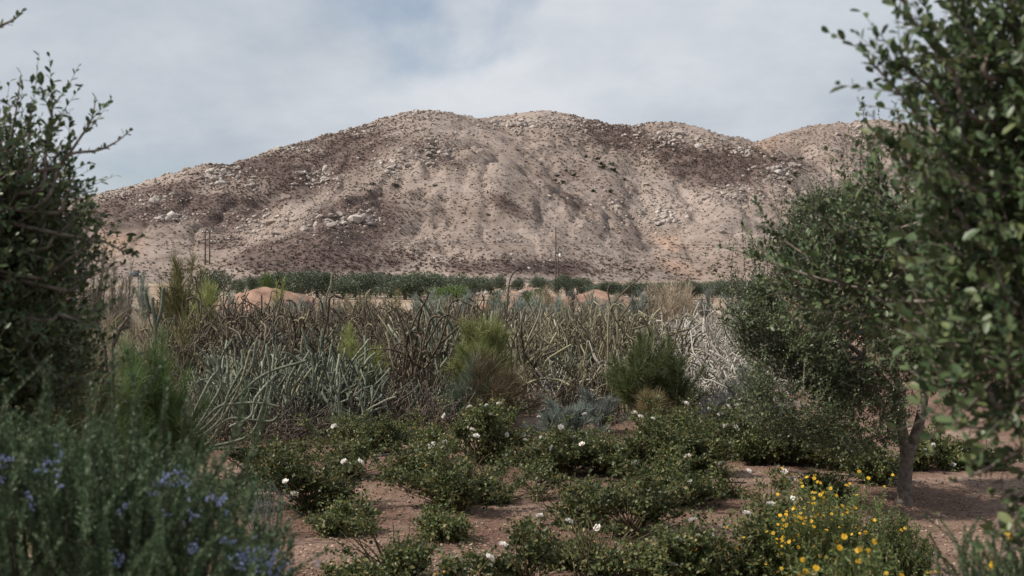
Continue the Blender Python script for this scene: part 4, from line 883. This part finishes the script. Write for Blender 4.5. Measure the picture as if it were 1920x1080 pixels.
for (u, v, du, L) in [(215, 760, .1, 1.1), (240, 740, .05, 1.0), (260, 740, .12, 1.0), (400, 850, .55, 1.2), (375, 820, .3, 1.15), (330, 860, .2, 1.0), (290, 800, .1, 1.0), (20, 760, 0, 1.0), (50, 770, .1, 1.0), (90, 790, 0, 1), (345, 830, .1, 1), (310, 790, .1, .9), (180, 800, .05, 1)]:
    spr.insert(0, (P(u, v + 110, 3.1), (du, 0, 1), L * .85))
fill_ = spr[270:]; spr = spr[:270]
bl = [P(u + rr2.normal() * 9, v + rr2.normal() * 12, 2.95) for (u, v) in [(300, 900), (310, 905), (335, 895), (345, 905), (410, 935), (415, 940), (280, 950), (360, 965), (375, 968), (430, 1010), (465, 1025), (480, 1030), (490, 1050), (510, 1050), (520, 1065), (470, 1060), (455, 1070), (500, 1070), (440, 1065), (225, 1048), (210, 1052), (370, 1022), (358, 1028), (10, 870), (25, 855), (5, 885), (80, 890), (75, 860), (98, 852), (110, 855), (100, 905), (53, 930), (55, 945), (238, 945), (305, 980), (460, 1040), (505, 1040), (525, 1055), (445, 1035), (395, 945), (425, 935), (322, 892), (340, 915)] for _ in range(2)]
bl += [P(rr2.normal(475, 35), rr2.normal(1055, 18), 2.95) for _ in range(16)]
bs = np.array([-1.35, 3.4, float(gz(-1.35, 3.4))])
rosemary('rosemary_bush', bs, spr, bl, 'large dark green rosemary bush with small blue flowers, out of focus', fill_)
sp2 = [(P(rr2.uniform(1800, 1960), rr2.uniform(1075, 1200), rr2.uniform(3.3, 3.9)), (rr2.normal() * .25 - .1, rr2.normal() * .2, 1), rr2.uniform(.4, .65)) for _ in range(90)]
b2 = np.array([P(1880, 0, 3.6)[0], 3.6, float(gz(1.5, 3.6))])
rosemary('rosemary_bush', b2, sp2, [], 'smaller green rosemary bush under the near right tree leaves', None)
# small grey-green santolina-like plants with upright stems
sp3 = [(P(rr2.normal(498, 24), rr2.uniform(955, 1000), rr2.uniform(11.5, 12.1)), (rr2.normal() * .12, rr2.normal() * .12, 1), rr2.uniform(.6, 1.1)) for _ in range(46)]
t = thing('lavender_plant', 'blue-grey upright lavender plant between the rosemary and the rose bush', 'lavender', gpos(498, 11.8)); bb = gpos(498, 11.8)
SPL = [mesh('sprig', *(lambda s: (np.array([v.co for v in s.vertices]), [np.array([p.vertices[:] for p in s.polygons])]))(SPR[k][0]), M['lav']) for k in range(3)]
for p, dr, s in sp3:
    obj('sprig', SPL[RG.integers(3)], t, p - bb, Vector(dr).to_track_quat('Z', 'Y').to_euler(), (s * 1.0, s * 1.0, s))
A_ = Acc()
for p, dr, s in sp3: A_.add(tubes(spline([[0, 0, 0], (p - bb) * [.8, .8, .5], p - bb], 6), .003, 3))
tag(obj('stems', A_.mesh('stems', M['lav']), t), kind='stuff')

# ------------------------------------------------------------------ trees with crowns
def crown_points(n, ell, rg, shell=.5):
    """points and outward directions inside a union of ellipsoids"""
    vol = np.array([e[3] * e[4] * e[5] for e in ell]) ** .8; ic = rg.choice(len(ell), size=n, p=vol / vol.sum()); E = np.array(ell)
    d = nrm(rg.normal(size=(n, 3))); q = rg.random((n, 1)) ** (1 / 3) ; q = shell * (.72 + .28 * q) + (1 - shell) * q
    return E[ic, :3] + d * q * E[ic, 3:6], d
def clumpy(Bp, dr, s, thr, off):
    k = fbm(Bp[:, 0] + Bp[:, 2] * .7, Bp[:, 1] * .8 + Bp[:, 2], s, 3, off) > thr; return Bp[k], dr[k]
def limbs_to(A_, nodes, targets, r0, r1, rg, seg=8, sides=5, wob=.1):
    for T in targets:
        nd = nodes[np.argmin(np.linalg.norm(nodes - T, axis=1) + .3 * np.maximum(0, nodes[:, 2] - T[2]))]; L = np.linalg.norm(T - nd)
        A_.add(tubes(spline([nd, nd * .6 + T * .4 + np.append(rg.normal(size=2) * wob * L, .1 * L), T], seg), np.linspace(r0, r1, seg), sides))

# round tree with forked trunk
rt = np.random.default_rng(5); bt = gpos(1697, 13.75); t = thing('round_tree', 'low round small-leaved tree with pale forked trunk in bare soil', 'tree', bt)
L_ = lambda u, v, dd=0: P(u, v, 13.75 + dd) - bt
tp = spline([L_(1697, 960), L_(1696, 920), L_(1698, 880), L_(1702, 845), L_(1704, 832)], 12); A_ = Acc().add(tubes(tp, np.array([.135, .12, .106, .10, .096, .094, .094, .097, .104, .112, .115, .10]) * .86, 12))
lim = [[L_(1700, 850), L_(1690, 800), L_(1683, 750), L_(1672, 690, .1), L_(1640, 600, .2)], [L_(1704, 850), L_(1722, 800, -.05), L_(1733, 745, -.1), L_(1742, 680, -.1), L_(1770, 580, -.3)], [L_(1683, 750), L_(1640, 690, -.5), L_(1580, 640, -.7), L_(1520, 620, -.6)], [L_(1735, 730, -.1), L_(1790, 670, .4), L_(1830, 620, .6)], [L_(1672, 690, .1), L_(1690, 600, .6), L_(1680, 500, .5)]]
nodes = []
for k, l in enumerate(lim):
    s = spline(l, 14); nodes.append(s); A_.add(tubes(s, np.linspace(.075 if k < 2 else .04, .03 if k < 2 else .015, 14), 9))
obj('trunk', A_.mesh('trunk', M['bark'], True), t)
c_ = lambda u, v, dd, a, b, c: (*L_(u, v, dd), a, b, c)
ELL = [c_(1625, 590, 0, 1.15, 1.2, 1.1), c_(1530, 640, -.3, .85, .9, .88), c_(1720, 560, .2, .9, 1.1, .9), c_(1490, 730, -.4, .55, .7, .60), c_(1600, 770, -.5, .5, .6, .5), c_(1600, 470, .1, .8, .8, .62), c_(1820, 640, .5, .7, .7, .7), c_(1550, 540, .2, .6, .7, .5), c_(1455, 610, .0, .35, .5, .42), c_(1440, 545, 0, .42, .4, .16), c_(1460, 480, .2, .35, .35, .16), c_(1560, 420, .1, .4, .4, .25), c_(1400, 590, -.2, .25, .3, .12)]
Bp, dr = crown_points(25000, ELL, rt, .45); Bp, dr = clumpy(Bp, dr, .42, -.12, 2.0)
tg, _ = crown_points(70, ELL, rt, .1); A_ = Acc(); limbs_to(A_, np.concatenate(nodes), tg, .016, .005, rt)
tag(obj('branches', A_.mesh('branches', M['twig']), t), kind='stuff')
lf, tw = twigset(Bp, nrm(dr + [0, 0, .6] + rt.normal(size=Bp.shape) * .4), rt.uniform(.12, .34, len(Bp)), 13, .036, .018, 'fold', .1, .9, .0025)
tag(obj('crown', mesh('crown', *lf, M['mid']), t), kind='stuff'); tag(obj('twigs', mesh('twigs', *tw, M['twig']), t), kind='stuff')
wh = [(1612, 330, 205, .02), (1652, 340, 172, .03), (1465, 470, 255, -.02), (1400, 560, 410, -.08), (1440, 520, 400, 0), (1500, 470, 350, .02), (1560, 430, 300, .0), (1590, 400, 280, .02), (1535, 450, 340, -.05), (1630, 400, 262, .01), (1375, 560, 420, -.1), (1480, 480, 330, .05), (1680, 420, 300, .02), (1700, 400, 330, .05), (1420, 540, 440, -.1)]
B = np.array([L_(u, v, rt.normal() * .2) for (u, v, _, _) in wh]); Ln = np.array([(v - w) * 13.75 / F for (_, v, w, _) in wh]); D = np.array([[q, 0, 1] for (*_, q) in wh])
lf, tw = twigset(B, D, Ln, 40, .036, .017, 'fold', .0, .8, .005); obj('whips', mesh('whips', *lf, M['mid']), t)['kind'] = 'stuff'; tag(obj('whip_stems', mesh('ws', *tw, M['twig']), t), kind='stuff')
B2 = np.concatenate([B + D * Ln[:, None] * f for f in (.0, .12, .25, .38, .5)]); D2_ = nrm(np.tile(D, (5, 1)) + rt.normal(size=B2.shape) * .6); lf, tw = twigset(B2, D2_, rt.uniform(.15, .35, len(B2)), 14, .034, .016, 'fold', .1, .9, .003)
tag(obj('side_twigs', mesh('st', *lf, M['mid']), t), kind='stuff'); tag(obj('twigs', mesh('twigs', *tw, M['twig']), t), kind='stuff')

def near_tree(name, label, base, trunk, ELL, ntw, leafL, leafW, mt, sprays, d0, seed, thr, ll=(.14, .32), kk=12, shell=.35):
    rt = np.random.default_rng(seed); t = thing(name, label, 'tree', base)
    s = spline(np.array(trunk) - base, 14); obj('trunk', mesh('trunk', *tubes(s, np.linspace(.13, .045, 14), 10), M['bark'], True), t)
    E = [(*(np.array(e[:3]) - base), *e[3:]) for e in ELL]
    tg, _ = crown_points(60, E, rt, .1); A_ = Acc(); limbs_to(A_, s[4:], tg, .011, .004, rt, 10, 6, .15)
    tag(obj('branches', A_.mesh('branches', M['twig']), t), kind='stuff')
    Bp, dr = crown_points(ntw, E, rt, shell); Bp, dr = clumpy(Bp, dr, .35, thr, 4.0 + seed)
    lf, tw = twigset(Bp, nrm(dr + [0, 0, .5] + rt.normal(size=Bp.shape) * .35), rt.uniform(*ll, len(Bp)), kk, leafL, leafW, 'oval', .12, .8, .0028)
    tag(obj('crown', mesh('crown', *lf, M[mt], True), t), kind='stuff'); tag(obj('twigs', mesh('twigs', *tw, M['twig']), t), kind='stuff')
    for sp in sprays:
        pl = spline(np.array([P(*q) for q in [(a, b, c) for (a, b, c) in sp['p']]]) - base, 24); r0 = sp.get('r', .006)
        root = s[np.argmin(np.linalg.norm(s - pl[0], axis=1))]; full = spline(np.vstack([root, (root + pl[0]) / 2, pl[0:1], pl[6:7], pl[12:13], pl[18:19], pl[-1:]]), 36)
        br = obj('branch', mesh('branch', *tubes(full, np.linspace(r0 * 2, .0015, 36), 5), M['twig']), t)
        n = sp.get('n', 26); f = np.sort(rt.random(n)) * 22.9; a_ = f.astype(int); q = (f - a_)[:, None]; B = pl[a_] * (1 - q) + pl[a_ + 1] * q; T = nrm(pl[a_ + 1] - pl[a_]); ph = np.arange(n) * 2.4; rf_ = nrm(np.cross(T, [0, 1, .2])); r2 = np.cross(T, rf_)
        D = T * .8 + np.cos(ph)[:, None] * rf_ * .8 + np.sin(ph)[:, None] * r2 * .8 + rt.normal(size=B.shape) * .2 + [0, 0, .25]
        V1 = leaves(B, D, T + rt.normal(size=B.shape) * .4 + [0, -.3, .5], leafL * rt.uniform(.7, 1.15, n), leafW * rt.uniform(.8, 1.1, n), 'oval'); A2 = Acc().add(V1)
        m_ = sp.get('tw', 5)
        if m_:
            f = rt.random(m_) * 20; a_ = f.astype(int); T = nrm(pl[a_ + 1] - pl[a_]); lf, tw = twigset(pl[a_], nrm(T + rt.normal(size=T.shape) * .55 + [0, 0, .2]), rt.uniform(.08, .2, m_), 9, leafL, leafW, 'oval', .1, .8, .002); A2.add(lf); tag(obj('side_twigs', mesh('side_twigs', *tw, M['twig']), br), kind='stuff')
        tag(obj('leaves', A2.mesh('leaves', M[mt], True), br), kind='stuff')
    return t
# left tree
lb = np.array([-2.75, 4.5, float(gz(-2.75, 4.5))]); LW = lambda u, v, d: tuple(P(u, v, d))
LE = [(*P(-92, 600, 4.6), .36, .5, .42), (*P(-72, 450, 4.5), .30, .45, .36), (*P(-52, 520, 4.4), .22, .35, .32), (*P(-42, 640, 4.45), .22, .35, .24), (*P(-32, 370, 4.4), .17, .3, .22), (*P(8, 430, 4.35), .12, .25, .13), (*P(13, 560, 4.4), .12, .25, .15), (*P(-412, 500, 4.6), .6, .6, .75), (*P(-92, 720, 4.5), .35, .4, .22), (*P(28, 700, 4.6), .22, .3, .16), (*P(28, 640, 4.5), .12, .25, .16)]
q = 4.25
near_tree('small_leaved_tree', 'dark leafy tree with loose sprays against the sky above the rosemary', lb, [lb - [0, 0, .15], lb + [.05, 0, .5], lb + [.1, -.1, 1.0], lb + [.0, -.15, 1.6], lb + [.1, -.2, 2.2]], LE, 7400, .029, .0145, 'oakL',
    [dict(p=[(-20, 430, q), (5, 340, q), (18, 270, q), (30, 210, q), (40, 138, q)], n=30, tw=6), dict(p=[(60, 390, q), (110, 318, q), (148, 262, q), (170, 230, q), (180, 182, q)], n=30, tw=6), dict(p=[(80, 320, q), (130, 290, q), (180, 283, q), (215, 268, q), (246, 243, q)], n=20, tw=0),
     dict(p=[(60, 360, q), (85, 290, q), (95, 240, q), (98, 200, q), (95, 168, q)], n=40, tw=12), dict(p=[(40, 330, q), (50, 270, q), (58, 230, q), (55, 195, q)], n=26, tw=5), dict(p=[(70, 430, q), (130, 442, q), (190, 452, q), (225, 468, q), (258, 478, q)], n=28, tw=5),
     dict(p=[(90, 400, q), (125, 370, q), (130, 340, q), (133, 325, q)], n=24, tw=5), dict(p=[(60, 520, q), (110, 500, q), (160, 460, q), (195, 418, q)], n=22, tw=4), dict(p=[(70, 600, q), (120, 590, q), (150, 605, q), (175, 600, q)], n=22, tw=5), dict(p=[(40, 640, q), (60, 670, q), (75, 690, q), (85, 715, q)], n=16, tw=3),
     dict(p=[(-60, 120, 4.0), (-20, 60, 4.0), (20, 42, 4.0), (45, 18, 4.0)], n=16, tw=1), dict(p=[(100, 540, q), (140, 540, q), (165, 520, q), (178, 500, q)], n=20, tw=4), dict(p=[(60, 470, q), (110, 440, q), (150, 400, q), (165, 385, q)], n=20, tw=4)], 4.3, 61, -.2)
# right tree
rb = np.array([2.5, 3.1, float(gz(2.5, 3.1))]); q = 2.75
RE = [(*P(2010, 330, 2.9), .26, .45, .45), (*P(1985, 90, 2.9), .22, .4, .34), (*P(2020, 600, 2.85), .26, .45, .27), (*P(1900, 280, 2.9), .11, .3, .22), (*P(1890, 450, 2.9), .11, .25, .15), (*P(1900, 620, 2.85), .10, .28, .18), (2.5, 3.2, 3.3, .85, .9, .9), (2.5, 3.2, 2.6, .7, .8, .35),
      (*P(1720, 500, 4.9), .22, .35, .20), (*P(1800, 440, 4.6), .26, .35, .26), (*P(1780, 590, 4.7), .2, .3, .2), (*P(1620, 560, 5.1), .2, .3, .14), (*P(1700, 400, 4.8), .2, .3, .2), (*P(1850, 680, 2.85), .09, .25, .12), (*P(1540, 530, 5.1), .14, .3, .09)]
near_tree('broad_leaved_tree', 'near glossy-leaved tree framing the view in front of the round tree', rb, [rb - [0, 0, .15], rb + [-.03, 0, .6], rb + [-.08, .05, 1.1], rb + [-.15, .05, 1.7], rb + [-.2, .0, 2.4]], RE, 9000, .031, .016, 'oak',
    [dict(p=[(1850, 360, q), (1760, 270, q), (1700, 190, q), (1650, 135, q), (1622, 100, q)], n=40, tw=10, r=.005), dict(p=[(1860, 230, q), (1790, 140, q), (1735, 70, q), (1700, 20, q), (1685, -30, q)], n=36, tw=8), dict(p=[(1870, 330, q), (1800, 240, q), (1750, 170, q), (1700, 130, q), (1690, 125, q)], n=34, tw=10),
     dict(p=[(1880, 470, q), (1800, 400, q), (1740, 340, q), (1690, 290, q), (1668, 268, q)], n=40, tw=12), dict(p=[(1880, 150, q), (1840, 90, q), (1800, 40, q), (1780, -20, q)], n=30, tw=8), dict(p=[(1900, 560, q), (1830, 500, q), (1770, 450, q), (1730, 400, q)], n=36, tw=10),
     dict(p=[(1900, 690, q), (1830, 660, q), (1760, 640, q), (1700, 622, q)], n=28, tw=7), dict(p=[(1910, 760, q), (1840, 730, q), (1780, 705, q), (1725, 690, q)], n=28, tw=6), dict(p=[(1960, 790, q), (1890, 800, q), (1830, 803, q), (1770, 790, q)], n=18, tw=4), dict(p=[(1960, 830, q), (1900, 850, q), (1850, 880, q), (1785, 905, q)], n=16, tw=3),
     dict(p=[(1980, 900, q), (1930, 930, q), (1890, 950, q), (1860, 990, q)], n=18, tw=4), dict(p=[(1990, 1000, q), (1930, 1010, q), (1890, 1035, q), (1870, 1050, q)], n=14, tw=2),
     dict(p=[(1760, 560, 4.7), (1640, 545, 4.8), (1530, 520, 4.9), (1430, 485, 5.0), (1350, 463, 5.0)], n=50, tw=16), dict(p=[(1760, 520, 4.7), (1640, 480, 4.8), (1570, 440, 4.8), (1535, 400, 4.8), (1530, 375, 4.8)], n=44, tw=14), dict(p=[(1740, 600, 4.7), (1620, 590, 4.9), (1520, 560, 5.0), (1440, 545, 5.0)], n=46, tw=14),
     dict(p=[(1760, 480, 4.7), (1700, 430, 4.7), (1640, 390, 4.7), (1590, 350, 4.7)], n=40, tw=12), dict(p=[(1640, 560, 4.9), (1540, 500, 4.9), (1470, 450, 5.0), (1430, 430, 5.0)], n=36, tw=10)], 2.8, 71, -.16, (.10, .26), 11)

# ------------------------------------------------------------------ litter, hoses, sticks
rl = np.random.default_rng(91); n = 16000; u = rl.uniform(380, 2000, n); v = rl.uniform(830, 1130, n); d = 2.6 * F / (v - 540); x = (u - 960) / F * d
k = fbm(x, d, 1.3, 3, 6.0) > -.08; x, d = x[k], d[k]; n = len(x)
Bl = np.stack([x, d, gz(x, d) + .012], 1); Dl = rl.normal(size=(n, 3)) * [1, 1, .18]; Nl = np.array([[0, 0, 1.]]) + rl.normal(size=(n, 3)) * .3
tag(obj('leaf_litter', mesh('litter', *leaves(Bl, Dl, Nl, rl.uniform(.02, .05, n), rl.uniform(.012, .028, n), 'fold', .35), M['litter'])), 'dry fallen leaves scattered over the red soil', 'leaf litter', kind='stuff')
n = 6000; u = rl.uniform(380, 2000, n); v = rl.uniform(830, 1130, n); d = 2.6 * F / (v - 540); x = (u - 960) / F * d; A_ = Acc()
oc = np.array([[1, 0, 0], [-1, 0, 0], [0, 1, 0], [0, -1, 0], [0, 0, 1], [0, 0, -1.]]); of = np.array([[0, 2, 4], [2, 1, 4], [1, 3, 4], [3, 0, 4], [2, 0, 5], [1, 2, 5], [3, 1, 5], [0, 3, 5]])
Vp = np.stack([x, d, gz(x, d) + .003], 1)[:, None] + oc[None] * (rl.uniform(.006, .022, (n, 1, 1)) * rl.uniform(.6, 1.2, (n, 6, 1)))
tag(obj('pebble_scatter', mesh('pebbles', Vp.reshape(-1, 3), [(of[None] + (np.arange(n) * 6)[:, None, None]).reshape(-1, 3)], M['pebble'])), 'small pebbles and clods strewn over the red soil', 'pebbles', kind='stuff')
def hose(pts, r, name, label, cat, mt):
    pl = []
    for (u_, v_) in pts:
        d_ = 2.6 * F / (v_ - 540); x_ = (u_ - 960) / F * d_; pl.append([x_, d_, float(gz(x_, d_)) + r * .8])
    tag(obj(name, mesh(name, *tubes(spline(pl, 30), r, 8), M[mt], True)), label, cat)
hose([(655, 912), (680, 902), (695, 897), (720, 895), (760, 898)], .012, 'irrigation_hose', 'black irrigation hose curving over the soil beside the broad low rose bush', 'hose', 'hose')
hose([(700, 862), (740, 858), (775, 852), (800, 842)], .02, 'fallen_branch', 'dark fallen branch at the far end of the open soil patch', 'branch', 'bark')
hose([(1300, 938), (1330, 915), (1360, 905), (1400, 905)], .012, 'irrigation_hose', 'black irrigation hose on the bare patch beside the small sparse rose bush', 'hose', 'hose')
hose([(1480, 885), (1560, 892), (1640, 893), (1700, 888)], .014, 'irrigation_hose', 'black irrigation hose running behind the round tree trunk', 'hose', 'hose')
hose([(1733, 1038), (1745, 1042), (1760, 1050)], .02, 'fallen_branch', 'short broken stick on the soil right of the daisy bushes', 'branch', 'bark')
